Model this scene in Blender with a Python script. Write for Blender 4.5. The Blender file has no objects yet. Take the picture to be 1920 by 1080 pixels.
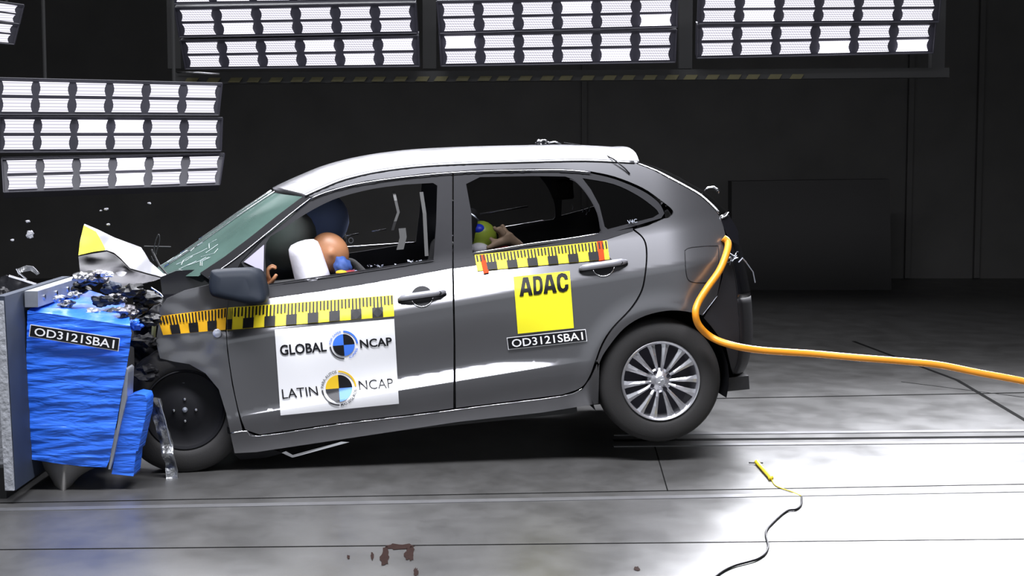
import bpy, bmesh, math, random
from mathutils import Vector, Matrix, noise
from mathutils.geometry import delaunay_2d_cdt
from math import sin, cos, pi, radians

SC = bpy.context.scene
COL = SC.collection
# ------------------------------------------------------------------ camera
F = 3050.0; CY = -8.0; CH = 1.6; YH = 265.0
PITCH = math.atan((540 - YH) / F)
cd = bpy.data.cameras.new('camera'); cam = bpy.data.objects.new('camera', cd); COL.objects.link(cam)
cam.location = (0, CY, CH); cam.rotation_euler = (pi / 2 - PITCH, 0, 0)
cd.sensor_width = 36; cd.lens = 36 * F / 1920; cd.clip_end = 100
SC.camera = cam
SC.view_settings.view_transform = 'Standard'; SC.view_settings.look = 'None'
SC.view_settings.gamma = 1; SC.view_settings.use_curve_mapping = False
SC.view_settings.exposure = 0.0
# ------------------------------------------------------------------ world and lamps
w = bpy.data.worlds.new('World'); SC.world = w; w.use_nodes = True
w.node_tree.nodes['Background'].inputs[0].default_value = (0.9, 0.95, 1.0, 1)
w.node_tree.nodes['Background'].inputs[1].default_value = 0.65

def area(name, loc, target, sx, sy, power, col=(0.93, 0.94, 1.0), spread=180):
    l = bpy.data.lights.new(name, 'AREA'); l.shape = 'RECTANGLE'; l.size = sx; l.size_y = sy
    l.energy = power; l.color = col; l.spread = radians(spread)
    o = bpy.data.objects.new(name, l); COL.objects.link(o); o.location = loc
    o.rotation_euler = (Vector(target) - Vector(loc)).to_track_quat('-Z', 'Y').to_euler()
    return o
# ceiling banks over the track (in front of, over and behind the car)
area('ceiling_light_front', (-0.5, -2.1, 5.3), (-0.3, 0.1, 0.5), 6.0, 0.9, 360, spread=110)
area('ceiling_light_top', (-0.3, 2.3, 5.6), (-0.3, 1.2, 0), 7.0, 3.2, 330, spread=125)
area('ceiling_light_rear', (2.9, 4.6, 3.6), (2.5, -1.9, 0), 2.6, 1.5, 360, spread=88)
area('ceiling_light_rear_side', (-1.2, 4.6, 3.8), (-1.0, 0, 0.8), 5.0, 1.4, 80, spread=100)

# ------------------------------------------------------------------ projection helpers (pixel of the 1920x1080 frame -> place)
CAM = Vector((0, CY, CH))
CF = Vector((0, cos(PITCH), -sin(PITCH))); CU = Vector((0, sin(PITCH), cos(PITCH)))
def ray(px, py):
    return CF + Vector((1, 0, 0)) * ((px - 960) / F) + CU * ((540 - py) / F)
def WP(px, py, y):                       # on the vertical world plane at depth y
    d = ray(px, py); return CAM + d * ((y - CY) / d.y)
def FP(px, py, z=0.0):                   # on the floor
    d = ray(px, py); return CAM + d * ((z - CH) / d.z)
YAW = radians(7.0); CP = radians(4.6)
EX = Vector((cos(YAW) * cos(CP), sin(YAW) * cos(CP), sin(CP)))
EY = Vector((-sin(YAW), cos(YAW), 0)); EZ = EX.cross(EY)
O = WP(1241, 716, 0.0)
def toL(p):
    d = p - O; return Vector((d.dot(EX), d.dot(EY), d.dot(EZ)))
def toW(p): return O + EX * p[0] + EY * p[1] + EZ * p[2]
def LP(px, py, yl):                      # on the car's own plane y = yl
    d = ray(px, py); t = (yl - (CAM - O).dot(EY)) / d.dot(EY); return CAM + d * t
def LL(px, py, yl): return toL(LP(px, py, yl))
def smooth(a, b, x):
    t = max(0., min(1., (x - a) / (b - a))); return t * t * (3 - 2 * t)
def interp(tab, x):
    if x <= tab[0][0]: return tab[0][1]
    for (a, ya), (b, yb) in zip(tab, tab[1:]):
        if x <= b: return ya + (yb - ya) * (x - a) / (b - a)
    return tab[-1][1]
_c0, _c1 = LL(475, 777, 0.0), LL(920, 705, 0.0)
_b0, _b1 = LL(500, 547, 0.07), LL(1120, 448, 0.07)
def crease(x): return _c0.z + (_c1.z - _c0.z) * (x - _c0.x) / (_c1.x - _c0.x)
def belt(x): return _b0.z + (_b1.z - _b0.z) * (x - _b0.x) / (_b1.x - _b0.x)
W_CAR = 1.745
def depth(x, z):
    hc = crease(x); hb = belt(x)
    fw = 0.012 + 0.055 * smooth(-2.15, -1.2, x) * (1 - 0.8 * smooth(-0.9, -0.35, x))
    A = 0.72 * fw * smooth(-2.2, -1.95, x) * (1 - smooth(-0.65, -0.35, x))
    d1 = z - hc
    if d1 < 0:
        y = 0.0 + 0.10 * min(1, (-d1 / 0.28)) ** 1.6
    else:
        t = min(d1 / fw, 1.0)
        y = A * (t if t < 0.75 else t - 2.0 * (t - 0.75) ** 2) / 0.875 * (1 - 0.55 * smooth(fw, fw + 0.25, d1))
    s = z - (hb - 0.215)
    if s > 0:
        k = 0.70 - 0.26 * smooth(-1.0, -0.3, x)
        y += k * (s * s / 0.08 if s < 0.04 else 0.02 + min(s, 0.19) - 0.04)
        if s > 0.19:
            q = min(s - 0.19, 0.07); y += k * q - (k - 0.30) * q * q / 0.14
            if s > 0.26: y += (s - 0.26) * 0.30 + 0.09 * (s - 0.26) ** 2
    r = math.hypot(x, z)
    y -= 0.016 * math.exp(-((r - 0.37) / 0.045) ** 2)
    if x > 0.05: y += 0.85 * (x - 0.05) ** 2
    if x < -2.4: y += 0.25 * (x + 2.4) ** 2
    return y
def S(px, py, off=0.0):
    yl = 0.05
    for _ in range(14):
        p = LL(px, py, yl); yl = 0.5 * yl + 0.5 * (depth(p.x, p.z) + off)
    return toW(LL(px, py, yl))

# ------------------------------------------------------------------ material helpers
def rgb(r, g, b):
    f = lambda c: ((c / 255 + 0.055) / 1.055) ** 2.4 if c > 10 else c / 255 / 12.92
    return (f(r), f(g), f(b), 1)
def mat(name, col, rough=0.5, metal=0.0, spec=0.5, noise_amt=0.0, noise_scale=20, bump=0.0, bump_scale=40, coat=0.0, stretch=(1, 1, 1), emit=None, estr=0, alpha=1, rough_amt=0.0):
    m = bpy.data.materials.new(name); m.use_nodes = True
    nt = m.node_tree; b = nt.nodes['Principled BSDF']
    b.inputs['Base Color'].default_value = col; b.inputs['Roughness'].default_value = rough
    b.inputs['Metallic'].default_value = metal; b.inputs['Specular IOR Level'].default_value = spec
    b.inputs['Coat Weight'].default_value = coat; b.inputs['Coat Roughness'].default_value = 0.06
    b.inputs['Alpha'].default_value = alpha
    if emit: b.inputs['Emission Color'].default_value = emit; b.inputs['Emission Strength'].default_value = estr
    tc = nt.nodes.new('ShaderNodeTexCoord'); mp = nt.nodes.new('ShaderNodeMapping')
    mp.inputs['Scale'].default_value = stretch; nt.links.new(tc.outputs['Object'], mp.inputs[0])
    if noise_amt or rough_amt:
        n = nt.nodes.new('ShaderNodeTexNoise'); n.inputs['Scale'].default_value = noise_scale; n.inputs['Detail'].default_value = 5
        nt.links.new(mp.outputs[0], n.inputs[0])
        if noise_amt:
            mx = nt.nodes.new('ShaderNodeMix'); mx.data_type = 'RGBA'; mx.blend_type = 'MULTIPLY'
            mx.inputs[0].default_value = noise_amt; mx.inputs[6].default_value = col
            nt.links.new(n.outputs[0], mx.inputs[7])
            nt.links.new(mx.outputs[2], b.inputs['Base Color'])
        if rough_amt:
            mr = nt.nodes.new('ShaderNodeMapRange'); mr.inputs[1].default_value = 0.3; mr.inputs[2].default_value = 0.7
            mr.inputs[3].default_value = max(0.02, rough - rough_amt); mr.inputs[4].default_value = rough + rough_amt
            nt.links.new(n.outputs[0], mr.inputs[0]); nt.links.new(mr.outputs[0], b.inputs['Roughness'])
    if bump:
        n = nt.nodes.new('ShaderNodeTexNoise'); n.inputs['Scale'].default_value = bump_scale; n.inputs['Detail'].default_value = 4
        nt.links.new(mp.outputs[0], n.inputs[0])
        bp = nt.nodes.new('ShaderNodeBump'); bp.inputs['Strength'].default_value = bump; bp.inputs['Distance'].default_value = 0.01
        nt.links.new(n.outputs[0], bp.inputs['Height']); nt.links.new(bp.outputs[0], b.inputs['Normal'])
    return m
M = {}
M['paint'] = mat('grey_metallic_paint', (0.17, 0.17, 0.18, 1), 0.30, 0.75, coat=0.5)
M['black'] = mat('black_plastic', (0.012, 0.012, 0.014, 1), 0.5, spec=0.15)
M['handle'] = mat('handle_highlight_paint', (0.30, 0.30, 0.33, 1), 0.35, 0.3, coat=0.6)  # lighter than the body grey; the handle's highlight is put into the colour
M['blackgloss'] = mat('black_gloss', (0.008, 0.008, 0.010, 1), 0.12, coat=0.5)
M['trim'] = mat('dark_trim', (0.026, 0.026, 0.029, 1), 0.55, spec=0.12, noise_amt=0.1)
M['mirror'] = mat('mirror_shell', (0.014, 0.018, 0.026, 1), 0.55, spec=0.12)
M['rubber'] = mat('tyre_rubber', (0.016, 0.015, 0.015, 1), 0.7, bump=0.1, bump_scale=200)
M['alloy'] = mat('alloy', (0.62, 0.62, 0.66, 1), 0.27, 0.85)
M['alloydark'] = mat('alloy_recess', (0.035, 0.033, 0.045, 1), 0.4, 0.5)
M['chrome'] = mat('chrome', (0.75, 0.75, 0.78, 1), 0.16, 1.0)
M['steel'] = mat('blue_grey_steel', (0.035, 0.048, 0.078, 1), 0.65, 0.0, noise_amt=0.5, noise_scale=6)
M['zinc'] = mat('zinc', (0.45, 0.48, 0.55, 1), 0.4, 0.6, noise_amt=0.5, noise_scale=15)
M['concrete'] = mat('white_concrete', (0.55, 0.57, 0.62, 1), 0.8, noise_amt=0.6, noise_scale=30, bump=0.6)
M['yellow'] = mat('tape_yellow', (0.90, 0.72, 0.03, 1), 0.4, spec=0.15)
M['amber'] = mat('tape_amber', (0.85, 0.45, 0.02, 1), 0.4, spec=0.15)
M['adac'] = mat('sticker_yellow', (0.92, 0.84, 0.03, 1), 0.45, spec=0.15)
M['white'] = mat('sticker_white', (0.88, 0.88, 0.90, 1), 0.45, spec=0.15)
M['ink'] = mat('ink_black', (0.012, 0.012, 0.014, 1), 0.45, spec=0.15)
M['grey_ink'] = mat('ink_grey', (0.06, 0.06, 0.065, 1), 0.45, spec=0.15)
M['blueink'] = mat('ink_blue', (0.06, 0.20, 0.80, 1), 0.45, spec=0.15)
M['skyink'] = mat('ink_sky', (0.16, 0.33, 0.85, 1), 0.45, spec=0.15)
M['goldink'] = mat('ink_gold', (0.85, 0.55, 0.03, 1), 0.45, spec=0.15)
M['red'] = mat('marker_red', (0.75, 0.06, 0.01, 1), 0.6, spec=0.1, noise_amt=0.3, noise_scale=60)
M['orange'] = mat('cable_orange', (0.90, 0.33, 0.015, 1), 0.42, noise_amt=0.25, noise_scale=12)
M['yellowplug'] = mat('plug_yellow', (0.80, 0.62, 0.03, 1), 0.4)
M['seat'] = mat('seat_fabric', (0.022, 0.022, 0.024, 1), 0.8, bump=0.2, bump_scale=150)
M['headliner'] = mat('interior_plastic', (0.018, 0.017, 0.018, 1), 0.6)
M['airbag'] = mat('airbag_fabric', (0.85, 0.83, 0.90, 1), 0.7, bump=0.3, bump_scale=15)
M['airbaggrey'] = mat('airbag_grey', (0.17, 0.18, 0.17, 1), 0.8)
M['airbagblue'] = mat('airbag_blue', (0.25, 0.32, 0.55, 1), 0.8)
M['skin'] = mat('dummy_vinyl', (0.42, 0.19, 0.09, 1), 0.45, noise_amt=0.2, noise_scale=9)
M['tan'] = mat('dummy_tan', (0.42, 0.29, 0.20, 1), 0.6)
M['shirt'] = mat('dummy_suit', (0.04, 0.10, 0.36, 1), 0.7, noise_amt=0.6, noise_scale=25)
M['redcloth'] = mat('dummy_trousers', (0.25, 0.02, 0.02, 1), 0.7)
M['bluepaint'] = mat('marker_blue', (0.02, 0.05, 0.75, 1), 0.4)
M['greenpaint'] = mat('marker_green', (0.38, 0.50, 0.06, 1), 0.35)
M['belt'] = mat('seat_belt_webbing', (0.09, 0.09, 0.09, 1), 0.6)
M['foil'] = mat('torn_foil', (0.55, 0.56, 0.58, 1), 0.35, 0.7, noise_amt=0.9, noise_scale=25, bump=1.0, bump_scale=40)
M['shard'] = mat('bent_steel', (0.22, 0.21, 0.23, 1), 0.3, 0.6, noise_amt=0.7, noise_scale=18, bump=0.8, bump_scale=30)
M['darkmetal'] = mat('dark_steel', (0.03, 0.03, 0.032, 1), 0.45, 0.4, noise_amt=0.6, noise_scale=20)
M['clear'] = mat('clear_plastic', (0.75, 0.78, 0.9, 1), 0.12, 0.3)
M['cloth'] = mat('grey_sheet', (0.30, 0.29, 0.28, 1), 0.8)
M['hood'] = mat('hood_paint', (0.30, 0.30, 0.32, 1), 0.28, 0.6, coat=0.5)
M['housing'] = mat('lamp_housing', (0.025, 0.024, 0.036, 1), 0.5, noise_amt=0.3)
M['wall'] = mat('black_wall', (0.125, 0.12, 0.116, 1), 0.85, noise_amt=0.4, noise_scale=2)
M['wallpanel'] = mat('black_wall_panel', (0.06, 0.056, 0.056, 1), 0.9)
M['beam'] = mat('beam', (0.012, 0.012, 0.012, 1), 0.8)
M['dimyellow'] = mat('hazard_yellow', (0.07, 0.06, 0.012, 1), 0.6, noise_amt=0.6, noise_scale=12)
M['ceiling'] = mat('ceiling_black', (0.03, 0.03, 0.03, 1), 0.9)

# blue film over honeycomb
def blue_mat():
    m = mat('blue_film', (0.03, 0.165, 0.85, 1), 0.34)
    nt = m.node_tree; b = nt.nodes['Principled BSDF']
    tc = nt.nodes.new('ShaderNodeTexCoord'); mp = nt.nodes.new('ShaderNodeMapping')
    mp.inputs['Scale'].default_value = (3, 3, 17); mp.inputs['Rotation'].default_value = (0, radians(-6), 0)
    n = nt.nodes.new('ShaderNodeTexNoise'); n.inputs['Scale'].default_value = 2.2; n.inputs['Detail'].default_value = 3; n.inputs['Distortion'].default_value = 0.6
    bp = nt.nodes.new('ShaderNodeBump'); bp.inputs['Strength'].default_value = 0.55; bp.inputs['Distance'].default_value = 0.02
    nt.links.new(tc.outputs['Object'], mp.inputs[0]); nt.links.new(mp.outputs[0], n.inputs[0])
    nt.links.new(n.outputs[0], bp.inputs['Height']); nt.links.new(bp.outputs[0], b.inputs['Normal'])
    return m
M['blue'] = blue_mat()

def glass_mat(name, tint, rough, opaque, opcol, gloss=0.12, crack=False):
    m = bpy.data.materials.new(name); m.use_nodes = True; nt = m.node_tree
    nt.nodes.remove(nt.nodes['Principled BSDF']); out = nt.nodes['Material Output']
    tr = nt.nodes.new('ShaderNodeBsdfTransparent'); tr.inputs[0].default_value = tint
    df = nt.nodes.new('ShaderNodeBsdfDiffuse'); df.inputs[0].default_value = opcol
    gl = nt.nodes.new('ShaderNodeBsdfGlossy'); gl.inputs['Roughness'].default_value = rough
    m1 = nt.nodes.new('ShaderNodeMixShader'); m1.inputs[0].default_value = opaque
    fr = nt.nodes.new('ShaderNodeLayerWeight'); fr.inputs[0].default_value = gloss
    m2 = nt.nodes.new('ShaderNodeMixShader')
    if crack:
        tc = nt.nodes.new('ShaderNodeTexCoord'); v = nt.nodes.new('ShaderNodeTexNoise')
        v.inputs['Scale'].default_value = 3.5; v.inputs['Detail'].default_value = 6
        mr = nt.nodes.new('ShaderNodeMapRange'); mr.inputs[1].default_value = 0.35; mr.inputs[2].default_value = 0.7
        mr.inputs[3].default_value = opaque * 0.75; mr.inputs[4].default_value = opaque * 1.15
        nt.links.new(tc.outputs['Object'], v.inputs[0]); nt.links.new(v.outputs[0], mr.inputs[0]); nt.links.new(mr.outputs[0], m1.inputs[0])
    nt.links.new(tr.outputs[0], m1.inputs[1]); nt.links.new(df.outputs[0], m1.inputs[2])
    nt.links.new(fr.outputs['Facing'] if False else fr.outputs['Fresnel'], m2.inputs[0]); nt.links.new(m1.outputs[0], m2.inputs[1]); nt.links.new(gl.outputs[0], m2.inputs[2])
    nt.links.new(m2.outputs[0], out.inputs[0]); return m
M['glass'] = glass_mat('window_glass', (0.62, 0.62, 0.62, 1), 0.03, 0.0, (0, 0, 0, 1), 0.10)
M['darkglass'] = glass_mat('privacy_glass', (0.03, 0.03, 0.03, 1), 0.05, 0.6, (0.004, 0.004, 0.004, 1), 0.10)
M['screen'] = glass_mat('cracked_windscreen', (0.30, 0.36, 0.34, 1), 0.15, 0.62, (0.09, 0.15, 0.13, 1), 0.04, crack=True)

def lamp_mat(name, strength, diamond):
    m = bpy.data.materials.new(name); m.use_nodes = True; nt = m.node_tree
    nt.nodes.remove(nt.nodes['Principled BSDF']); out = nt.nodes['Material Output']
    tc = nt.nodes.new('ShaderNodeTexCoord'); sp = nt.nodes.new('ShaderNodeSeparateXYZ'); nt.links.new(tc.outputs['Generated'], sp.inputs[0])
    def mth(op, a, b=None):
        n = nt.nodes.new('ShaderNodeMath'); n.operation = op
        for i, v in enumerate((a, b)):
            if v is None: continue
            if isinstance(v, (int, float)): n.inputs[i].default_value = v
            else: nt.links.new(v, n.inputs[i])
        return n.outputs[0]
    z = sp.outputs[2]; x = sp.outputs[0]
    if diamond:
        a = mth('SINE', mth('MULTIPLY', z, 5 * 2 * pi)); c = mth('SINE', mth('MULTIPLY', mth('ADD', x, mth('MULTIPLY', z, 0.25)), 13 * 2 * pi))
        p = mth('MULTIPLY', mth('ADD', a, 1.2), mth('ADD', c, 1.6)); mr_in = p; lo, hi = 0.0, 3.0; a0, a1 = 0.35, 1.0
    else:
        a = mth('COSINE', mth('MULTIPLY', z, 4 * 2 * pi)); mr_in = mth('ADD', a, 1.0); lo, hi = 0.0, 1.3; a0, a1 = 0.42, 1.0
    mr = nt.nodes.new('ShaderNodeMapRange'); nt.links.new(mr_in, mr.inputs[0])
    mr.inputs[1].default_value = lo; mr.inputs[2].default_value = hi; mr.inputs[3].default_value = a0 * strength; mr.inputs[4].default_value = a1 * strength
    e = nt.nodes.new('ShaderNodeEmission'); e.inputs[0].default_value = (0.90, 0.88, 1.0, 1)
    nt.links.new(mr.outputs[0], e.inputs[1]); nt.links.new(e.outputs[0], out.inputs[0]); return m
LM = {True: [lamp_mat('led_hatched', 1.4, True), lamp_mat('led_hatched_bright', 1.9, True), lamp_mat('led_hatched_full', 3.2, True)],
      False: [lamp_mat('led_rows', 1.5, False), lamp_mat('led_rows_bright', 1.6, False), lamp_mat('led_rows_full', 2.6, False)]}

def floor_mat():
    m = bpy.data.materials.new('steel_floor'); m.use_nodes = True; nt = m.node_tree; b = nt.nodes['Principled BSDF']
    tc = nt.nodes.new('ShaderNodeTexCoord'); mp = nt.nodes.new('ShaderNodeMapping'); mp.inputs['Scale'].default_value = (1.6, 1.2, 1)
    nt.links.new(tc.outputs['Object'], mp.inputs[0])
    n = nt.nodes.new('ShaderNodeTexNoise'); n.inputs['Scale'].default_value = 2.6; n.inputs['Detail'].default_value = 9; n.inputs['Roughness'].default_value = 0.62
    nt.links.new(mp.outputs[0], n.inputs[0])
    cr = nt.nodes.new('ShaderNodeValToRGB'); cr.color_ramp.elements[0].position = 0.2; cr.color_ramp.elements[0].color = (0.040, 0.039, 0.037, 1)
    cr.color_ramp.elements[1].position = 0.72; cr.color_ramp.elements[1].color = (0.075, 0.074, 0.073, 1)
    nt.links.new(n.outputs[0], cr.inputs[0]); nt.links.new(cr.outputs[0], b.inputs['Base Color'])
    mr = nt.nodes.new('ShaderNodeMapRange'); mr.inputs[1].default_value = 0.35; mr.inputs[2].default_value = 0.65; mr.inputs[3].default_value = 0.31; mr.inputs[4].default_value = 0.39
    nt.links.new(n.outputs[0], mr.inputs[0]); nt.links.new(mr.outputs[0], b.inputs['Roughness'])
    b.inputs['Metallic'].default_value = 0.0; b.inputs['Specular IOR Level'].default_value = 0.85
    n2 = nt.nodes.new('ShaderNodeTexNoise'); n2.inputs['Scale'].default_value = 9; n2.inputs['Detail'].default_value = 5
    nt.links.new(mp.outputs[0], n2.inputs[0])
    bp = nt.nodes.new('ShaderNodeBump'); bp.inputs['Strength'].default_value = 0.07; bp.inputs['Distance'].default_value = 0.01
    nt.links.new(n2.outputs[0], bp.inputs['Height']); nt.links.new(bp.outputs[0], b.inputs['Normal'])
    return m
M['floor'] = floor_mat()

# ------------------------------------------------------------------ mesh helpers
def mesh_obj(name, V, Fc, m, parent=None, sm=False, label=None, recalc=True):
    me = bpy.data.meshes.new(name); me.from_pydata([tuple(v) for v in V], [], Fc); me.validate(); me.update()
    bm = bmesh.new(); bm.from_mesh(me); bmesh.ops.recalc_face_normals(bm, faces=bm.faces) if recalc else None
    bm.to_mesh(me); bm.free()
    mats = m if isinstance(m, list) else [m]
    for q in mats: me.materials.append(q)
    o = bpy.data.objects.new(name, me); COL.objects.link(o)
    if sm: 
        for p in me.polygons: p.use_smooth = True
    if parent: 
        o.parent = parent; o.matrix_parent_inverse = root_inv(parent)
    if label: o['label'] = label
    return o
def root_inv(p):
    q = p; mtx = Matrix.Identity(4)
    chain = []
    while q: chain.append(q); q = q.parent
    mw = Matrix.Identity(4)
    for q in reversed(chain):
        mw = mw @ (q.matrix_parent_inverse if q.parent else Matrix.Identity(4)) @ Matrix.LocRotScale(q.location, q.rotation_euler, q.scale)
    return mw.inverted()
def thing(name, label, cat, loc=(0, 0, 0), group=None):
    o = bpy.data.objects.new(name, None); COL.objects.link(o); o.location = loc; o.empty_display_size = 0.1
    tag(o, label, cat, group); return o
def tag(o, label, cat, group=None):
    o['label'] = label; o['category'] = cat
    if group: o['group'] = group
    return o
def struct(o): o['kind'] = 'structure'; return o
def sharp_smooth(o, ang=35):
    me = o.data
    for p in me.polygons: p.use_smooth = True
    bm = bmesh.new(); bm.from_mesh(me)
    for e in bm.edges:
        if len(e.link_faces) == 2 and e.calc_face_angle(0) > radians(ang): e.smooth = False
    bm.to_mesh(me); bm.free(); return o
class MB:
    def __init__(s): s.V = []; s.F = []
    def add(s, V, Fc):
        n = len(s.V); s.V += [Vector(v) for v in V]; s.F += [tuple(i + n for i in f) for f in Fc]; return s
    def box(s, c, d, rot=None):
        c = Vector(c); hx, hy, hz = d[0] / 2, d[1] / 2, d[2] / 2
        V = [Vector((x, y, z)) for x in (-hx, hx) for y in (-hy, hy) for z in (-hz, hz)]
        if rot: V = [rot @ v for v in V]
        return s.add([c + v for v in V], [(0, 1, 3, 2), (4, 6, 7, 5), (0, 4, 5, 1), (2, 3, 7, 6), (0, 2, 6, 4), (1, 5, 7, 3)])
    def tube(s, pts, r, n=8, cap=True):
        pts = [Vector(p) for p in pts]; rs = r if isinstance(r, (list, tuple)) else [r] * len(pts)
        rings = []; up = Vector((0, 0, 1))
        t0 = (pts[1] - pts[0]).normalized()
        a = t0.cross(up); a = a.normalized() if a.length > 1e-3 else Vector((1, 0, 0))
        for i, p in enumerate(pts):
            t = (pts[min(i + 1, len(pts) - 1)] - pts[max(i - 1, 0)]).normalized()
            a = (a - t * a.dot(t)).normalized(); b = t.cross(a)
            rings.append([p + (a * cos(2 * pi * k / n) + b * sin(2 * pi * k / n)) * rs[i] for k in range(n)])
        V = [v for R in rings for v in R]; Fc = []
        for i in range(len(rings) - 1):
            for k in range(n): Fc.append((i * n + k, i * n + (k + 1) % n, (i + 1) * n + (k + 1) % n, (i + 1) * n + k))
        if cap: Fc += [tuple(range(n)), tuple((len(rings) - 1) * n + k for k in range(n))]
        return s.add(V, Fc)
    def lathe(s, c, axis, prof, n=48, up=None):       # prof: (radius, along axis)
        axis = Vector(axis).normalized(); a = axis.cross(Vector((0, 0, 1)) if not up else up).normalized(); b = axis.cross(a); c = Vector(c)
        V = []; Fc = []; m = len(prof)
        for r, h in prof:
            for k in range(n): V.append(c + axis * h + (a * cos(2 * pi * k / n) + b * sin(2 * pi * k / n)) * r)
        for i in range(m - 1):
            for k in range(n): Fc.append((i * n + k, i * n + (k + 1) % n, (i + 1) * n + (k + 1) % n, (i + 1) * n + k))
        return s.add(V, Fc)
    def build(s, name, m, parent=None, sm=False, label=None, ang=None):
        o = mesh_obj(name, s.V, s.F, m, parent, bool(sm), label)
        if ang: sharp_smooth(o, ang)
        return o
def catmull(P, n=6, closed=False):
    P = [Vector(p) for p in P]; out = []; N = len(P)
    rng = range(N if closed else N - 1)
    for i in rng:
        if closed: a, b, c, d = P[(i - 1) % N], P[i], P[(i + 1) % N], P[(i + 2) % N]
        else: a, b, c, d = P[max(i - 1, 0)], P[i], P[i + 1], P[min(i + 2, N - 1)]
        for k in range(n):
            t = k / n; out.append(0.5 * ((2 * b) + (c - a) * t + (2 * a - 5 * b + 4 * c - d) * t * t + (3 * b - a - 3 * c + d) * t ** 3))
    if not closed: out.append(P[-1])
    return out
def dens(poly, step):
    out = []
    for i in range(len(poly)):
        a = Vector(poly[i]); b = Vector(poly[(i + 1) % len(poly)]); k = max(1, int((b - a).length / step))
        for j in range(k): out.append(a + (b - a) * j / k)
    return out
def inside(p, poly):
    c = False; n = len(poly); j = n - 1
    for i in range(n):
        a, b = poly[i], poly[j]
        if (a[1] > p[1]) != (b[1] > p[1]) and p[0] < (b[0] - a[0]) * (p[1] - a[1]) / (b[1] - a[1]) + a[0]: c = not c
        j = i
    return c
def segd(p, a, b):
    d = b - a; t = max(0, min(1, (p - a).dot(d) / max(d.length_squared, 1e-9))); return (p - a - d * t).length
def project(p):
    d = p - CAM; w_ = d.dot(CF); return Vector((960 + F * d.x / w_, 540 - F * d.dot(CU) / w_))
def feat(fz):
    out = []
    for k in range(0, 190):
        x = -2.35 + 2.75 * k / 189; z = fz(x); out.append(project(toW((x, depth(x, z), z))))
    return out
FEATS = [feat(lambda x: crease(x) - 0.003), feat(lambda x: crease(x) + 0.003), feat(lambda x: crease(x) + 0.012 + 0.055 * smooth(-2.15, -1.2, x) * (1 - 0.8 * smooth(-0.9, -0.35, x))), feat(lambda x: belt(x) - 0.215), feat(lambda x: belt(x) - 0.025)]
def tri2d(outline, holes=(), step=8, inner=True, feats=False):
    loops = [dens(outline, step)] + [dens(h, step) for h in holes]
    pts = []; edges = []
    for L in loops:
        n = len(pts); pts += L; edges += [(n + i, n + (i + 1) % len(L)) for i in range(len(L))]
    nb = len(pts)
    if feats:
        for L in FEATS:
            prev = None
            for p in L:
                ok = inside(p, loops[0]) and not any(inside(p, h) for h in loops[1:]) and min((p - q).length_squared for q in pts[:nb]) > 4
                if ok:
                    pts.append(p.copy())
                    if prev is not None: edges.append((prev, len(pts) - 1))
                    prev = len(pts) - 1
                else: prev = None
    nb = len(pts)
    if inner:
        xs = [p[0] for p in loops[0]]; ys = [p[1] for p in loops[0]]
        y = min(ys) + step / 2
        row = 0
        while y < max(ys):
            x = min(xs) + (step / 2 if row % 2 else 0)
            while x < max(xs):
                p = Vector((x, y)); 
                if inside(p, loops[0]) and not any(inside(p, h) for h in loops[1:]):
                    if min((p - q).length_squared for q in pts[:nb]) > (0.55 * step) ** 2: pts.append(p)
                x += step
            y += step; row += 1
    r = delaunay_2d_cdt([Vector((p[0], p[1])) for p in pts], edges, [], 0, 1e-5)
    V, T = r[0], []
    for f in r[2]:
        c = sum((V[i] for i in f), Vector((0, 0))) / len(f)
        if inside(c, loops[0]) and not any(inside(c, h) for h in loops[1:]): T.append(tuple(f))
    return V, T
def solid(name, V2, T, fn, thick, m, parent, round_edge=0.0, label=None, backdir=None):
    """2D triangles mapped to 3D by fn, given a thickness along backdir (default: car's inward)"""
    bd = backdir or EY
    cnt = {}
    for f in T:
        for i in range(3): 
            e = (f[i], f[(i + 1) % 3]); cnt[e] = 1
    bnd = [e for e in cnt if (e[1], e[0]) not in cnt]
    P = [fn(v[0], v[1]) for v in V2]
    bset = {i for e in bnd for i in e}
    if round_edge:
        for i in bset: P[i] = P[i] + bd * round_edge
    n = len(P); V = list(P) + [p + bd * thick for p in P]
    TT = []
    for f in T:
        nn = (P[f[1]] - P[f[0]]).cross(P[f[2]] - P[f[0]])
        TT.append(tuple(f) if nn.dot(bd) < 0 else tuple(reversed(f)))
    Fc = TT + [tuple(reversed([i + n for i in f])) for f in TT]
    base = len(V); idx = {}; cen = sum(P, Vector((0, 0, 0))) / n
    for i in bset: idx[i] = len(V); V.append(P[i]); V.append(P[i] + bd * thick)
    for a, b in bnd: Fc.append((idx[a], idx[a] + 1, idx[b] + 1, idx[b]))
    o = mesh_obj(name, V, Fc, m, parent, False, label, False)
    me = o.data
    me.polygons.foreach_set('use_smooth', [True] * len(me.polygons))
    if len(me.vertices) == len(V):
        N = []
        for k in range(n):
            x, y = V2[k]; p0 = fn(x, y); nn = (fn(x + 0.6, y) - p0).cross(fn(x, y + 0.6) - p0).normalized()
            if nn.dot(bd) > 0: nn = -nn
            if k in bset and round_edge:
                pass
            N.append(nn)
        N += [Vector((0, 0, 0))] * (len(V) - n)
        me.normals_split_custom_set_from_vertices([tuple(v) for v in N])
    return o
def panel(name, outline, m, parent, holes=(), off=0.0, thick=0.02, step=7, rnd=0.003, label=None, fn=None, backdir=None):
    V2, T = tri2d(outline, holes, step, True, fn is None)
    return solid(name, V2, T, fn or (lambda x, y: S(x, y, off)), thick, m, parent, rnd, label, backdir)
def quadmap(q):          # q: TL,TR,BR,BL pixel corners; u right, v down
    TL, TR, BR, BL = [Vector(p) for p in q]
    return lambda u, v: (TL * (1 - u) + TR * u) * (1 - v) + (BL * (1 - u) + BR * u) * v
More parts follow.
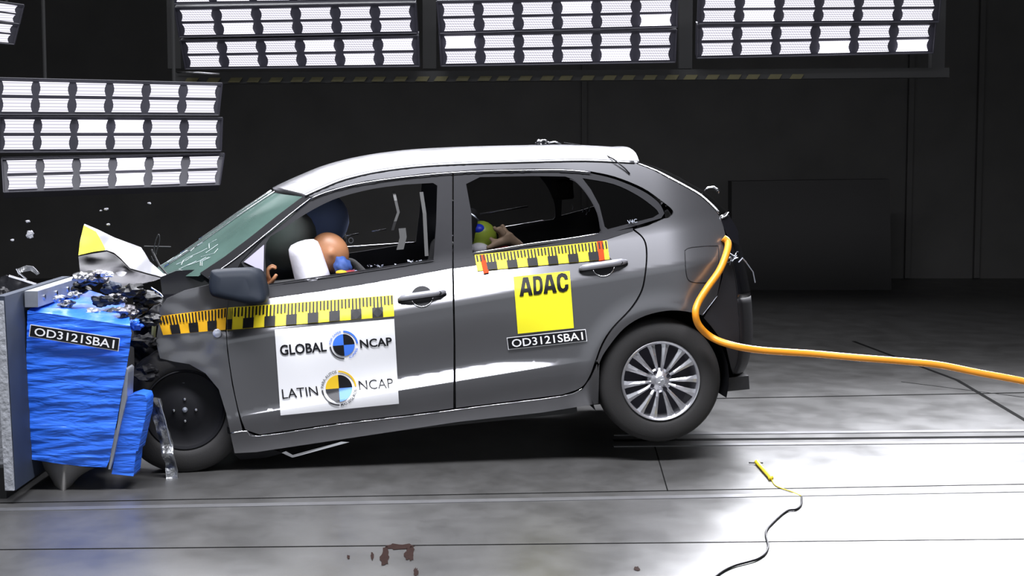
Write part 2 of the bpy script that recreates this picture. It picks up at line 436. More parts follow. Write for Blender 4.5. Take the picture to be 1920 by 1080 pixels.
def text_mesh(s, bold=0.0):
    c = bpy.data.curves.new('t', 'FONT'); c.body = s; c.size = 1; c.offset = bold; c.resolution_u = 3
    o = bpy.data.objects.new('t', c); COL.objects.link(o); bpy.context.view_layer.update()
    dg = bpy.context.evaluated_depsgraph_get(); e = o.evaluated_get(dg); me = e.to_mesh()
    V = [v.co.copy() for v in me.vertices]; Fc = [tuple(p.vertices) for p in me.polygons]
    e.to_mesh_clear(); bpy.data.objects.remove(o); bpy.data.curves.remove(c)
    x0 = min(v.x for v in V); x1 = max(v.x for v in V); y0 = min(v.y for v in V); y1 = max(v.y for v in V)
    return [((v.x - x0) / (x1 - x0), 1 - (v.y - y0) / (y1 - y0)) for v in V], Fc
def refine(V2, Fc, mx=4.0):
    bm = bmesh.new(); vs = [bm.verts.new((p[0], p[1], 0)) for p in V2]
    for f in Fc:
        try: bm.faces.new([vs[i] for i in f])
        except ValueError: pass
    bmesh.ops.triangulate(bm, faces=bm.faces[:])
    for _ in range(4):
        E = [e for e in bm.edges if e.calc_length() > mx]
        if not E: break
        bmesh.ops.subdivide_edges(bm, edges=E, cuts=1); bmesh.ops.triangulate(bm, faces=[f for f in bm.faces if len(f.verts) > 3])
    bm.verts.index_update(); V = [(v.co.x, v.co.y) for v in bm.verts]; F2 = [tuple(v.index for v in f.verts) for f in bm.faces]; bm.free()
    return V, F2
def text_on(name, s, q, fn, m, parent, bold=0.0):
    uv, Fc = text_mesh(s, bold); qm = quadmap(q)
    V, Fc = refine([qm(u, v) for u, v in uv], Fc)
    return mesh_obj(name, [fn(*v) for v in V], Fc, m, parent)
def flat2d(name, polys, fn, m, parent, step=6, label=None, thick=0.0006):
    mb = MB()
    for poly in polys:
        V2, T = tri2d(poly, (), step, False); V2, T = refine(V2, T, 5.0); mb.add([fn(v[0], v[1]) for v in V2], T)
    return mb.build(name, m, parent, label=label)

random.seed(4)
# ================================================================== SETTING
WALLY = 11.0
fl = MB().box((0, 1.0, -0.05), (26, 24, 0.1)).build('floor', M['floor']); struct(fl)
struct(MB().box((0, WALLY + 0.1, 3.5), (26, 0.2, 7.2)).build('wall_back', M['wall']))
struct(MB().box((-11, 1, 3.5), (0.2, 24, 7.2)).build('wall_left', M['wall']))
struct(MB().box((11, 1, 3.5), (0.2, 24, 7.2)).build('wall_right', M['wall']))
struct(MB().box((0, 1, 7.1), (26, 24, 0.2)).build('ceiling', M['ceiling']))
# floor joints, tow rail and plates, running along the track
tn = [0]
def strip(pts, wpx, m, z=0.0015, name=None):
    tn[0] += 1; mb = MB()
    P = [FP(*p) for p in pts]
    for a, b in zip(P, P[1:]):
        d = (b - a); d.z = 0; d.normalize(); nrm = Vector((-d.y, d.x, 0)) * wpx / 2
        mb.add([a - nrm + Vector((0, 0, -0.002)), a + nrm + Vector((0, 0, -0.002)), b + nrm + Vector((0, 0, -0.002)), b - nrm + Vector((0, 0, -0.002)),
                a - nrm + Vector((0, 0, z)), a + nrm + Vector((0, 0, z)), b + nrm + Vector((0, 0, z)), b - nrm + Vector((0, 0, z))],
               [(0, 1, 2, 3), (4, 5, 6, 7), (0, 1, 5, 4), (1, 2, 6, 5), (2, 3, 7, 6), (3, 0, 4, 7)])
    return struct(mb.build('trim_%d' % tn[0], m))
M['joint'] = mat('floor_joint', (0.008, 0.008, 0.008, 1), 0.9, spec=0.05)
M['rail'] = mat('rail_steel', (0.30, 0.30, 0.31, 1), 0.35, 0.6, noise_amt=0.5, noise_scale=8)
strip([(-200, 947), (1920, 908)], 0.012, M['joint'])
strip([(-200, 960), (1920, 920)], 0.06, M['rail'], 0.003)
strip([(-200, 1033), (1920, 1011), (2300, 1007)], 0.010, M['joint'])
strip([(1150, 826), (1920, 819), (2300, 815)], 0.055, M['joint'])
strip([(1150, 836), (1920, 829), (2300, 825)], 0.06, M['rail'], 0.004)
strip([(1150, 815), (1920, 808), (2300, 804)], 0.06, M['rail'], 0.004)
strip([(1200, 750), (1840, 738), (2200, 731)], 0.025, M['joint'])
strip([(1600, 640), (1795, 713), (1920, 787), (2150, 930)], 0.03, M['joint'])
strip([(1228, 838), (1252, 921)], 0.006, M['joint'])
strip([(1690, 716), (1920, 745)], 0.01, M['joint'])
# rusty stain on the near plates
def blob(px, py, rx, ry, seed, m):
    V = []; random.seed(seed); n = 22
    for k in range(n):
        a = 2 * pi * k / n; r = 0.65 + 0.5 * random.random(); V.append(FP(px + rx * cos(a) * r, py + ry * sin(a) * r, 0.002))
    V.append(FP(px, py, 0.002)); tn[0] += 1
    return struct(mesh_obj('trim_%d' % tn[0], V, [(k, (k + 1) % n, n) for k in range(n)], m))
M['rust'] = mat('rust_stain', (0.035, 0.018, 0.015, 1), 0.9, spec=0.1, noise_amt=0.6, noise_scale=50)
for i, a in enumerate([(722, 1044, 9, 18), (752, 1025, 34, 6), (768, 1038, 10, 14), (698, 1042, 3, 8), (653, 1044, 3, 4), (780, 1072, 5, 8), (1194, 1066, 6, 4)]): blob(*a, 30 + i, M['rust'])
# dark panel by the rear wall and wall battens
q = [WP(1372, 340, 9.5), WP(1668, 336, 9.5), WP(1672, 520, 9.5), WP(1372, 522, 9.5)]
bk = [p + Vector((0, 0.3, 0)) for p in q]
M['wallpanel'].node_tree.nodes['Principled BSDF'].inputs['Base Color'].default_value = (0.05, 0.048, 0.048, 1)
pb = MB().add(q + bk, [(0, 1, 2, 3), (4, 5, 6, 7), (0, 1, 5, 4), (1, 2, 6, 5), (2, 3, 7, 6), (3, 0, 4, 7)]).build('equipment_cabinet', M['wallpanel'])
tag(pb, 'dark flat equipment cabinet standing against the black rear wall behind the car', 'cabinet')
for v in pb.data.vertices:
    if v.co.z < 0.6: v.co.z = 0.0
for i, x in enumerate((1095, 1705, 1835)):
    a = WP(x, 300, WALLY - 0.04); struct(MB().box((a.x, WALLY - 0.04, 3.5), (0.06, 0.08, 6.98)).build('trim_%d' % (50 + i), M['wall']))

# ================================================================== LIGHT BANKS
def slab(mb, q, back):
    n = (q[1] - q[0]).cross(q[3] - q[0]).normalized()
    if n.y < 0: n = -n
    b = [p + n * back for p in q]; mb.add(q + b, [(0, 1, 2, 3), (4, 5, 6, 7), (0, 1, 5, 4), (1, 2, 6, 5), (2, 3, 7, 6), (3, 0, 4, 7)])
def bank(mods, ys, label, diamond, group=None, bar=None, cols=6, rows=2):
    c = WP(*((Vector(mods[0][0]) + Vector(mods[0][2])) / 2), ys[0][0])
    t = thing('light_bank', label, 'light bank', c, group)
    if not group:
        q0 = mods[0]
        for k in (0.2, 0.8):
            p = Vector(q0[0]) * (1 - k) + Vector(q0[1]) * k; a = WP(p[0], p[1], ys[0][0] + 0.15 + ys[0][3] * k); MB().tube([a, Vector((a.x, a.y, 7.0))], 0.012, 8).build('hanger', M['beam'], t)
    for q, (yt, yb, yl, yr) in zip(mods, ys):
        qm = quadmap(q)
        def P(u, v, add=0.0, yt=yt, yb=yb, yl=yl, yr=yr, qm=qm):
            p = qm(u, v); y = (yt * (1 - v) + yb * v) + yl * (1 - u) + yr * u; return WP(p[0], p[1], y + add)
        mb = MB(); e = 0.022; e2 = 0.10
        slab(mb, [P(-e, -e2, 0.03), P(1 + e, -e2, 0.03), P(1 + e, 1 + e2, 0.03), P(-e, 1 + e2, 0.03)], 0.12)
        h = mb.build('housing', M['housing'], t)
        mb = MB()
        for a, b in (((-e, -e2), (1 + e, -e2)), ((1 + e, -e2), (1 + e, 1 + e2)), ((1 + e, 1 + e2), (-e, 1 + e2)), ((-e, 1 + e2), (-e, -e2))): mb.tube([P(*a), P(*b)], 0.006, 6)
        mb.build('rim', M['housing'], t)
        for r in range(rows):
            for k in range(cols):
                u0 = (k + 0.0) / cols * 1.032; u1 = u0 + 0.79 / cols * 1.04; v0 = r * 0.56; v1 = v0 + 0.44
                V = []; n = 7
                for j in range(n + 1):
                    v = j / n; s = 0.055 * sin(pi * v) * (u1 - u0); vv = v0 + (v1 - v0) * v
                    V += [P(u0 + s, vv), P(u1 - s, vv)]
                nf = len(V); V += [x + Vector((0, 0.03, 0)) for x in V]
                Fc = [(2 * j, 2 * j + 1, 2 * j + 3, 2 * j + 2) for j in range(n)]
                Fc += [(2 * j, 2 * j + 2, 2 * j + 2 + nf, 2 * j + nf) for j in range(n)] + [(2 * j + 1, 2 * j + 3, 2 * j + 3 + nf, 2 * j + 1 + nf) for j in range(n)]
                Fc += [(0, 1, nf + 1, nf), (2 * n, 2 * n + 1, 2 * n + 1 + nf, 2 * n + nf)]
                mi = random.choices((0, 1, 2), (8, 2, 0.6))[0]
                mesh_obj('lamp', V, Fc, LM[diamond][mi], t)
    return t
random.seed(12)
G = 'light banks hung from the gantry behind the car'
bank([[(337, 19), (770, 11), (773, 58), (345, 65)], [(348, 80), (775, 72), (777, 120), (356, 125)], [(325, -45), (765, -52), (769, -4), (331, 3)]],
     [(3.88, 3.94, 0, 0), (3.97, 4.03, 0, 0), (3.79, 3.85, 0, 0)], 'left one of the three lit lamp banks on the gantry, above the windscreen', True, G)
bank([[(829, 7), (1261, 0), (1260, 47), (833, 58)], [(833, 68), (1259, 61), (1257, 112), (836, 119)]],
     [(3.88, 3.94, 0, 0), (3.97, 4.03, 0, 0)], 'middle one of the three lit lamp banks on the gantry, above the car roof', True, G)
bank([[(1321, -6), (1755, -9), (1751, 37), (1319, 40)], [(1317, 52), (1745, 47), (1741, 95), (1316, 104)]],
     [(3.88, 3.94, 0, 0), (3.97, 4.03, 0, 0)], 'right one of the three lit lamp banks on the gantry, behind the car tail', True, G)
bank([[(4, 152), (407, 161), (402, 211), (3, 209)], [(8, 224), (408, 226), (406, 278), (6, 280)], [(12, 301), (411, 293), (404, 342), (15, 355)]],
     [(2.9, 2.9, 0, 0.4), (2.95, 2.95, 0, 0.4), (3.0, 2.93, 0, 0.4)], 'low lit lamp bank of six rows at the left, above the blue barrier', False)
bank([[(-105, -8), (41, 12), (34, 42), (-112, 25)], [(-114, 33), (32, 48), (24, 80), (-120, 68)]],
     [(3.4, 3.4, 0, 0.2), (3.4, 3.4, 0, 0.2)], 'tilted lamp bank cut off at the top left corner', False, cols=2)
# gantry behind
gt = thing('gantry', 'dark overhead gantry beam with dark yellow hazard stripes carrying the three lamp banks', 'gantry', WP(900, 150, 4.3))
mb = MB(); slab(mb, [WP(325, 136, 4.25), WP(1780, 127, 4.25), WP(1780, 145, 4.25), WP(325, 158, 4.25)], 0.15); mb.build('beam', M['beam'], gt)
mb = MB()
for k in range(30):
    x = 345 + k * 39 + (k % 3) * 2
    yy = 143 - (x - 345) * 0.0062
    p = [WP(x + 6, yy + 3, 4.24), WP(x + 28, yy + 3, 4.24), WP(x + 22, yy + 12, 4.24), WP(x, yy + 12, 4.24)]; slab(mb, p, 0.008)
mb.build('hazard_stripe', M['dimyellow'], gt)  # stripes set in a very dark yellow
for x in (318, 803, 1290, 1770):
    a = WP(x, 60, 4.3); MB().box((a.x, 4.50, 4.55), (0.10, 0.10, 4.8)).build('post', M['beam'], gt)
MB().tube([WP(332, 136, 4.2), WP(372, 136.5, 4.2), WP(412, 139, 4.2)], 0.007, 8).build('conduit', M['chrome'], gt, True, 'short shiny bar')

# ================================================================== BARRIER
YB = -0.65
X0 = WP(48, 700, YB).x
bar = thing('crash_barrier', 'blue foil covered deformable honeycomb barrier on a steel plate, struck by the car', 'barrier', (X0, YB + 0.5, 0))
def bp(px, py, off=0.0): return WP(px, py, YB + off)
zt = WP(30, 553, YB - 0.2).z; zb = WP(25, 918, YB - 0.25).z
def shear(o):
    for v in o.data.vertices: v.co.x += (zt - v.co.z) * 0.03 - 0.004
    return o
shear(MB().box((X0 - 0.02, YB + 0.27, (zt + zb) / 2), (0.04, 1.06, zt - zb)).build('backing_plate', M['steel'], bar))
shear(MB().box((X0 - 0.025, YB - 0.265, (zt + zb) / 2 - 0.01), (0.04, 0.012, zt - zb - 0.02)).build('plate_edge', M['concrete'], bar, label='scuffed white edge of the steel plate'))
# angle iron with bolts on the plate top
aa = [WP(47, 546, YB), WP(47, 576, YB)]
mb = MB(); mb.box((X0 + 0.035, YB + 0.4, (aa[0].z + aa[1].z) / 2), (0.06, 0.8, aa[0].z - aa[1].z)).build('angle_iron', M['zinc'], bar)
for k in range(4): MB().lathe((X0 + 0.07, YB + 0.10 + 0.2 * k, (aa[0].z + aa[1].z) / 2), (1, 0, 0), [(0, 0), (0.013, 0), (0.013, -0.012)], 10).build('bolt', M['chrome'], bar)
def extr(name, poly, m, parent, y0, depth_, step=9, amp=0.0, sm=True, label=None, back=0.45):
    V2, T = tri2d(poly, (), step)
    def fn(x, y):
        p = WP(x, y, y0)
        if amp: 
            k = noise.noise(Vector((p.x * 5, p.z * 45 - p.x * 4, 0.3))); k2 = noise.noise(Vector((p.x * 3, p.z * 9, 5)))
            p.y += amp * (k + k2)
        return p
    o = solid(name, V2, T, fn, depth_, m, parent, 0.0, label, Vector((0, 1, 0)))
    for v in o.data.vertices:
        if v.co.y > YB + 0.5: v.co.x = X0 + (v.co.x - X0) * back
    return o
extr('honeycomb_block', [(51, 583), (120, 592), (190, 604), (244, 611), (247, 625), (242, 660), (236, 695), (227, 745), (219, 790), (212, 830), (205, 862), (199, 877), (150, 874), (100, 868), (53, 860), (50, 800), (49, 700), (50, 640)], M['blue'], bar, YB, 0.98, 5, 0.007)
extr('bumper_element', [(238, 744), (256, 738), (272, 741), (275, 750), (274, 775), (266, 812), (259, 845), (255, 846), (250, 893), (230, 891), (209, 889), (214, 862), (219, 838), (228, 790)], M['blue'], bar, YB + 0.03, 0.14, 5, 0.004)
extr('cladding_sheet', [(236, 690), (240, 694), (238, 745), (226, 795), (214, 852), (207, 880), (203, 880), (212, 835), (221, 790)], M['zinc'], bar, YB + 0.005, 0.12, 8)
# crumpled foil on the block's top edge
random.seed(9)
def crumple(name, c, size, m, parent=None, seed=1, n=4, flat=0.5):
    random.seed(seed); bm = bmesh.new(); bmesh.ops.create_icosphere(bm, subdivisions=n if n < 4 else 3, radius=1)
    for v in bm.verts:
        k = 1 + 0.55 * noise.noise(v.co * 1.7 + Vector((seed * 3.1, 0, 0))) + 0.30 * noise.noise(v.co * 4.1 + Vector((0, seed * 1.7, 0)))
        v.co = Vector((v.co.x * size[0], v.co.y * size[1], v.co.z * size[2])) * k + Vector(c)
    V = [v.co.copy() for v in bm.verts]; Fc = [tuple(v.index for v in f.verts) for f in bm.faces]; bm.free()
    return mesh_obj(name, V, Fc, m, parent)
def sheet(name, pts, y0, dy, m, parent=None, bump=0.02, seed=1, step=6, thick=0.003, label=None, tag_=None):
    """bent sheet traced as a polygon; depth runs with dy(px,py) plus creases"""
    V2, T = tri2d(pts, (), step)
    def fn(x, y):
        d = dy(x, y) if callable(dy) else dy
        p = WP(x, y, y0 + d); p.y += bump * (abs(noise.noise(Vector((p.x * 9, p.z * 9, seed)))) * 2 + noise.noise(Vector((p.x * 22, p.z * 22, seed)))); return p
    return solid(name, V2, T, fn, thick, m, parent, 0.0, label, Vector((0, 1, 0)))
# top foil of the block folded and shining
zt2 = WP(51, 583, YB).z
V = []; nx, ny = 26, 12
for j in range(ny + 1):
    for i in range(nx + 1):
        px = 51 + (244 - 51) * i / nx; p0 = WP(px, 583 + 28 * (i / nx) ** 1.0, YB)
        y = YB + 0.98 * j / ny
        V.append(Vector((X0 + (p0.x - X0) * (1 - 0.55 * j / ny), y, p0.z + (0.004 if j else 0) + (0.03 * noise.noise(Vector((p0.x * 12, y * 14, 2))) + 0.02) * (1 if j else 0.0) * (0.3 + i / nx))))
mesh_obj('top_foil', V, [(j * (nx + 1) + i, j * (nx + 1) + i + 1, (j + 1) * (nx + 1) + i + 1, (j + 1) * (nx + 1) + i) for j in range(ny) for i in range(nx)], M['blue'], bar, True)
# identification plate
idq = [(57, 608), (225, 634), (222, 659), (54, 631)]
fnb = lambda off: (lambda x, y: WP(x, y, YB - 0.022 - off))
def plate(parent, q, fn, txtq, bold=0.01):
    qm = quadmap(q)
    f0 = fn(0.0); f1 = fn(0.002); f2 = fn(0.004)
    pl = flat2d('identification_plate', [[qm(0, 0), qm(1, 0), qm(1, 1), qm(0, 1)]], f0, M['white'], parent, 20, label='black plate with white code OD3121SBA1')
    a, b = 0.008, 0.06
    flat2d('plate_field', [[qm(a, b), qm(1 - a, b), qm(1 - a, 1 - b), qm(a, 1 - b)]], f1, M['ink'], pl, 20)
    text_on('lettering', 'OD3121SBA1', [qm(*t) for t in txtq], f2, M['white'], pl, bold)
    return pl
plate(bar, idq, fnb, [(0.055, 0.2), (0.945, 0.2), (0.945, 0.84), (0.055, 0.84)])
# concrete block behind the plate
cb = thing('barrier_block', 'pale concrete block behind the steel barrier plate at the left edge', 'concrete block', (X0 - 0.6, YB + 0.2, 0))
MB().box((X0 - 0.74, YB + 0.43, 0.47), (1.32, 1.0, 0.66)).build('block', M['concrete'], cb)
MB().box((X0 - 0.68, YB + 0.35, 0.07), (1.25, 1.0, 0.14)).build('foot', M['darkmetal'], cb)
MB().box((X0 - 0.10, YB - 0.235, 0.47), (0.08, 0.03, 0.05)).build('bracket', M['darkmetal'], cb)
# grey sheet sagging below
V = []; nu, nv = 20, 10
for j in range(nv + 1):
    t = j / nv
    for i in range(nu + 1):
        u = i / nu; l = 68 + (102 - 68) * t ** 0.8; r = 178 - (178 - 134) * t ** 0.7
        px = l + (r - l) * u; py = (864 + 14 * u) * (1 - t) + (929 - 22 * abs(2 * u - 1) ** 2.5) * t
        V.append(WP(px, py, YB + 0.06 - 0.05 * sin(pi * u) + 0.25 * abs(u - .5)))
cl = mesh_obj('hanging_sheet', V, [(j * (nu + 1) + i, j * (nu + 1) + i + 1, (j + 1) * (nu + 1) + i + 1, (j + 1) * (nu + 1) + i) for j in range(nv) for i in range(nu)], M['cloth'], bar, True, 'grey sheet sagging in a point under the blue block')

# ================================================================== CAR
car = thing('car', 'grey metallic five-door hatchback, nose crushed into the blue barrier, with test stickers on its doors', 'car', (O.x - 1.0, O.y + 0.7, 0))
def A(*p): return [Vector(q) for q in p]
# ---- outlines (traced on the near side)
roof_rail = [(572, 367), (602, 353), (647, 335), (713, 320), (797, 310), (900, 305), (1000, 302), (1100, 300), (1190, 304)]
frame_line = [(583, 372), (619, 358), (686, 342), (797, 328), (900, 321), (1000, 319), (1060, 319), (1107, 323)]
# front door
fd_out = catmull([(428, 562), (425, 617), (428, 660), (437, 720), (449, 775), (460, 806)], 4) + A((487, 815), (633, 793), (767, 777), (850, 765.5)) + A((850.5, 640), (847.5, 500)) + A((847, 503), (500, 560))
panel('front_door', fd_out, M['paint'], car, step=6)
rd_out = A((851, 503), (888, 498)) + A((1000, 480), (1127, 452), (1187, 432)) + catmull([(1187, 432), (1203, 445), (1210, 461), (1211, 490), (1206, 530), (1198, 553), (1180, 580), (1147, 615), (1128, 645), (1115, 680), (1105, 706), (1089, 727), (1054, 740)], 4) + A((920, 757), (855, 765)) + A((854, 640))
panel('rear_door', rd_out, M['paint'], car, step=6)
# sill
sill = A((432, 814), (463, 810), (485, 820), (633, 798), (767, 782), (920, 762), (1054, 745), (1091, 732), (1108, 709), (1120, 683), (1123, 720), (1122, 757), (1015, 774), (860, 791), (700, 815), (560, 836), (480, 848), (440, 850))
panel('sill', sill, M['paint'], car, step=7)
mb = MB()
ln = [(433, 812.5), (463, 808.5), (485, 818), (633, 796), (767, 780), (920, 760), (1054, 743), (1091, 729)]
mb.tube([S(x, y, 0.004) for x, y in catmull(ln, 3)], 0.003, 6); mb.build('sill_seam', M['chrome'], car, True)
# rear quarter panel
arch = [(1122, 757), (1121, 700), (1126, 676), (1140, 652), (1171, 615), (1210, 592), (1260, 582), (1307, 588), (1318, 595)]
qp = A((1190, 430)) + A((1215, 424), (1246, 410)) + catmull([(1246, 410), (1257, 407), (1262, 395), (1240, 376), (1205, 352), (1153, 331), (1107, 321)], 4) + A((1060, 316.5), (1000, 316), (900, 318), (797, 325), (686, 339), (619, 355), (583, 369), (572, 367)) + A(*roof_rail[1:]) + \
    A((1197, 307), (1225, 318), (1253, 333), (1285, 350), (1313, 367), (1340, 392), (1353, 408), (1360, 440), (1356, 480), (1352, 520), (1345, 553)) + A((1318, 592)) + catmull(list(reversed(arch)), 4)[3:] + \
    A((1124, 684), (1119, 676)) + catmull([(1118, 681), (1131, 647), (1150, 617), (1183, 582), (1201, 555), (1209, 531), (1214, 490), (1213, 460), (1205, 443), (1190, 430)], 4)[:-1]
panel('side_frame', qp, M['paint'], car, step=6)
# door frames (black) above the belt, B pillar, belt strips
gl_f = catmull([(500, 534), (499, 456), (530, 430), (562, 408), (600, 386), (640, 369), (700, 354), (760, 346)], 3) + A((812, 343), (820, 348), (818, 420), (813, 487)) + A((700, 506), (600, 521))
gl_r = A((886, 474), (884, 400), (874, 345), (900, 332), (1000, 330), (1060, 331)) + catmull([(1060, 331), (1080, 340), (1103, 366), (1121, 400), (1127, 433)], 4) + A((1123, 439), (1000, 458))
ff_out = A((452, 492)) + A((499, 444), (540, 411), (583, 374), (619, 360), (686, 344), (797, 330), (848, 326), (848, 495), (700, 516), (600, 530), (500, 543), (478, 530))
tri_ = A((457, 491), (495, 459), (494, 509))
panel('front_door_frame', ff_out, M['trim'], car, holes=[gl_f], off=0.008, step=7, label='dark front window frame and pillar')
rf_out = A((851, 326), (900, 323), (1000, 321), (1060, 321), (1107, 325)) + catmull([(1107, 325), (1153, 336), (1205, 358), (1235, 380), (1246, 400)], 4) + A((1240, 409), (1190, 424), (1127, 441), (1000, 466), (888, 484), (851, 490))
qgl = catmull([(1092, 334), (1150, 345), (1195, 366), (1228, 390), (1236, 401)], 4) + A((1225, 408), (1185, 418), (1140, 430), (1134, 425), (1124, 385), (1108, 355))
panel('rear_door_frame', rf_out, M['trim'], car, holes=[gl_r, qgl], off=0.008, step=7, label='dark rear window frame')
panel('quarter_glass', qgl, M['darkglass'], car, off=0.012, thick=0.004, step=10, label='black tinted rear quarter window')
panel('rear_door_glass', gl_r, M['glass'], car, off=0.03, thick=0.004, step=12)
panel('mirror_triangle', tri_, mat('triangle_cover', (0.36, 0.34, 0.44, 1), 0.5), car, off=-0.004, thick=0.006, step=9, label='pale triangular cover at the mirror foot')
panel('belt_moulding', A((500, 538), (600, 525), (700, 510), (848, 488), (848, 502), (700, 530), (600, 546), (500, 559), (492, 549)), M['trim'], car, off=-0.004, step=8)
panel('belt_moulding', A((851, 487), (888, 482), (1000, 464), (1127, 439), (1187, 428), (1187, 433), (1127, 452), (1000, 479), (888, 498), (851, 503)), M['trim'], car, off=-0.003, step=8)
# bright highlights along door frames, put in as thin chrome beads
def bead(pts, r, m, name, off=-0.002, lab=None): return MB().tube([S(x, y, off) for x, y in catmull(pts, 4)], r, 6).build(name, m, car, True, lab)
bead([(583, 372), (619, 358), (686, 342), (797, 328), (900, 321), (1000, 319), (1060, 319), (1107, 323)], 0.0035, M['alloy'], 'highlight_bead')
bead([(888, 474), (940, 466), (1000, 456), (1060, 448), (1122, 438)], 0.003, M['alloy'], 'highlight_bead')
bead([(505, 533), (600, 519), (700, 504), (813, 486)], 0.003, M['black'], 'window_seal')
bead([(1068, 336), (1082, 343), (1103, 368), (1120, 400), (1126, 432)], 0.0022, M['trim'], 'window_seal', 0.0)
bead([(572, 368), (602, 354.5), (647, 337), (713, 322), (797, 312), (900, 307), (1000, 304), (1100, 302), (1190, 306)], 0.003, M['black'], 'roof_seam')
# front wing, crushed
wing = A((300, 594), (298, 580), (312, 560), (345, 545), (400, 532), (430, 528), (475, 535), (500, 545), (498, 562), (428, 565), (423, 617), (426, 660), (435, 722), (447, 777), (456, 812), (432, 812)) + \
    A((424, 775), (410, 730), (385, 700), (355, 683), (325, 678), (300, 672), (292, 640))
def wingfn(x, y):
    p = S(x, y, 0.004); ys = toL(p).y; k = smooth(0, 1, (440 - x) / 75)
    return LP(x, y, ys * (1 - k) + k * (0.045 + 0.00012 * (600 - y) + 0.010 * noise.noise(Vector((x / 40, y / 30, 1)))))
panel('front_wing', wing, M['paint'], car, fn=wingfn, step=6)
MB().lathe(S(407, 625, -0.004), -EY, [(0, 0.006), (0.017, 0.004), (0.021, 0), (0.021, -0.006)], 18).build('side_indicator', M['clear'], car, True)
# A pillar outer, from mirror foot up to the roof
panel('windscreen_pillar', A((375, 512), (420, 482), (470, 444), (520, 404), (560, 374), (572, 366), (584, 371), (540, 408), (500, 440), (452, 490), (440, 512), (430, 528), (400, 530)), M['black'], car, off=0.004, step=7, label='black windscreen pillar')
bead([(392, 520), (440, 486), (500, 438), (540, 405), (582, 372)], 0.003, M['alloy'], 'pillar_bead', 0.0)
# fuel flap line and flap
flap = catmull([(1284, 470), (1296, 464), (1340, 461), (1347, 466), (1346, 505), (1338, 526), (1312, 530), (1292, 526), (1286, 508)], 4, True)
panel('fuel_flap', flap, M['paint'], car, off=-0.003, thick=0.004, step=8)
bead([(x, y) for x, y in [(1284, 470), (1296, 464), (1340, 461), (1347, 466), (1346, 505), (1338, 526), (1312, 530), (1292, 526), (1286, 508), (1284, 470)]], 0.0022, M['black'], 'flap_gap', -0.0005)
# door handles
def handle(cx, cy, ang=-8):
    h = MB(); R = lambda dx, dy: (cx + dx * cos(radians(ang)) - dy * sin(radians(ang)), cy + dx * sin(radians(ang)) + dy * cos(radians(ang)))
    pts = [(-44, 2), (-38, 0), (-20, -1), (0, -1), (20, -1), (36, -1), (44, 0)]
    offs = [-0.006, -0.022, -0.033, -0.036, -0.034, -0.024, -0.006]
    h.tube([S(*R(*p), o) for p, o in zip(pts, offs)], [0.010, 0.015, 0.017, 0.017, 0.017, 0.016, 0.010], 12)
    o = h.build('door_handle', M['handle'], car, True)
    e = [R(20 * cos(a) + 0, 1 + 19 * sin(a)) for a in [2 * pi * k / 28 for k in range(28)]]
    V2, T = tri2d([Vector(p) for p in e], (), 5)
    solid('handle_cup', V2, T, lambda x, y: S(x, y, -0.0035 + 0.0), 0.003, M['trim'], o)
    MB().tube([S(x, y, -0.003) for x, y in [R(21 * cos(a), 1 + 20 * sin(a)) for a in [pi * 0.1 + pi * 0.8 * k / 14 for k in range(15)]]], 0.0025, 6).build('cup_rim', M['chrome'], o, True)
    MB().lathe(S(*R(34, 0), -0.036), -EY, [(0, 0.004), (0.008, 0.004), (0.010, 0)], 14).build('key_cap', M['trim'], o, True)
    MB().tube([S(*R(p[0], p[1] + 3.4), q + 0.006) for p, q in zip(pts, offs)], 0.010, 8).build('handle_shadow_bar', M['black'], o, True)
handle(791, 554); handle(1131, 497)
# ---- roof
def rail_l(px, py): return toL(S(px, py, 0.0))
RL = [rail_l(*p) for p in catmull(roof_rail, 5)]
XF, XR = RL[0].x, RL[-1].x
def roofP(i, v):              # v 0 near .. 1 far
    p = RL[i]; t = i / (len(RL) - 1); s = 1 - abs(2 * v - 1) ** 2.2
    y = p.y + (W_CAR - 2 * p.y) * v
    x = p.x - (0.17 * s) * (1 - t) ** 3 + 0.05 * s * t ** 3
    z = p.z + (0.068 + 0.012 * sin(pi * t)) * (1 - abs(2 * v - 1) ** 2.6) - 0.03 * s * (1 - t) ** 6
    return toW((x, y, z))
nv = 28; V = [roofP(i, j / nv) for i in range(len(RL)) for j in range(nv + 1)]
Fc = [(i * (nv + 1) + j, i * (nv + 1) + j + 1, (i + 1) * (nv + 1) + j + 1, (i + 1) * (nv + 1) + j) for i in range(len(RL) - 1) for j in range(nv)]
rf = mesh_obj('roof', V, Fc, M['paint'], car, True)
so = rf.modifiers.new('s', 'SOLIDIFY'); so.thickness = 0.018; so.offset = -1
# roof rear spoiler lip
n0 = len(RL) - 1
mb = MB(); mb.tube([roofP(n0, j / nv) - EZ * 0.012 + EX * 0.008 for j in range(nv + 1)], 0.017, 10); mb.build('roof_spoiler', M['paint'], car, True)
# aerial foot
ap = roofP(int(len(RL) * 0.80), 0.46)
crumple('aerial_base', ap + Vector((0, 0, 0.012)), (0.035, 0.016, 0.018), M['blackgloss'], car, 3)
MB().tube([LP(1028, 268, 0.75), LP(1040, 265.5, 0.75), LP(1052, 270, 0.75)], 0.004, 6).build('aerial_base_rim', M['chrome'], car, True)
cb_ = MB().tube([roofP(int(len(RL) * 0.84), 0.42) + EZ * 0.01, LP(1085, 272, 0.72), LP(1120, 283, 0.5), S(1150, 298, -0.02), S(1172, 316, -0.012), S(1181, 326, -0.006)], 0.0035, 6).build('antenna_cable', M['black'], None, True)
tag(cb_, 'thin black cable running over the car roof edge to the rear pillar', 'cable')
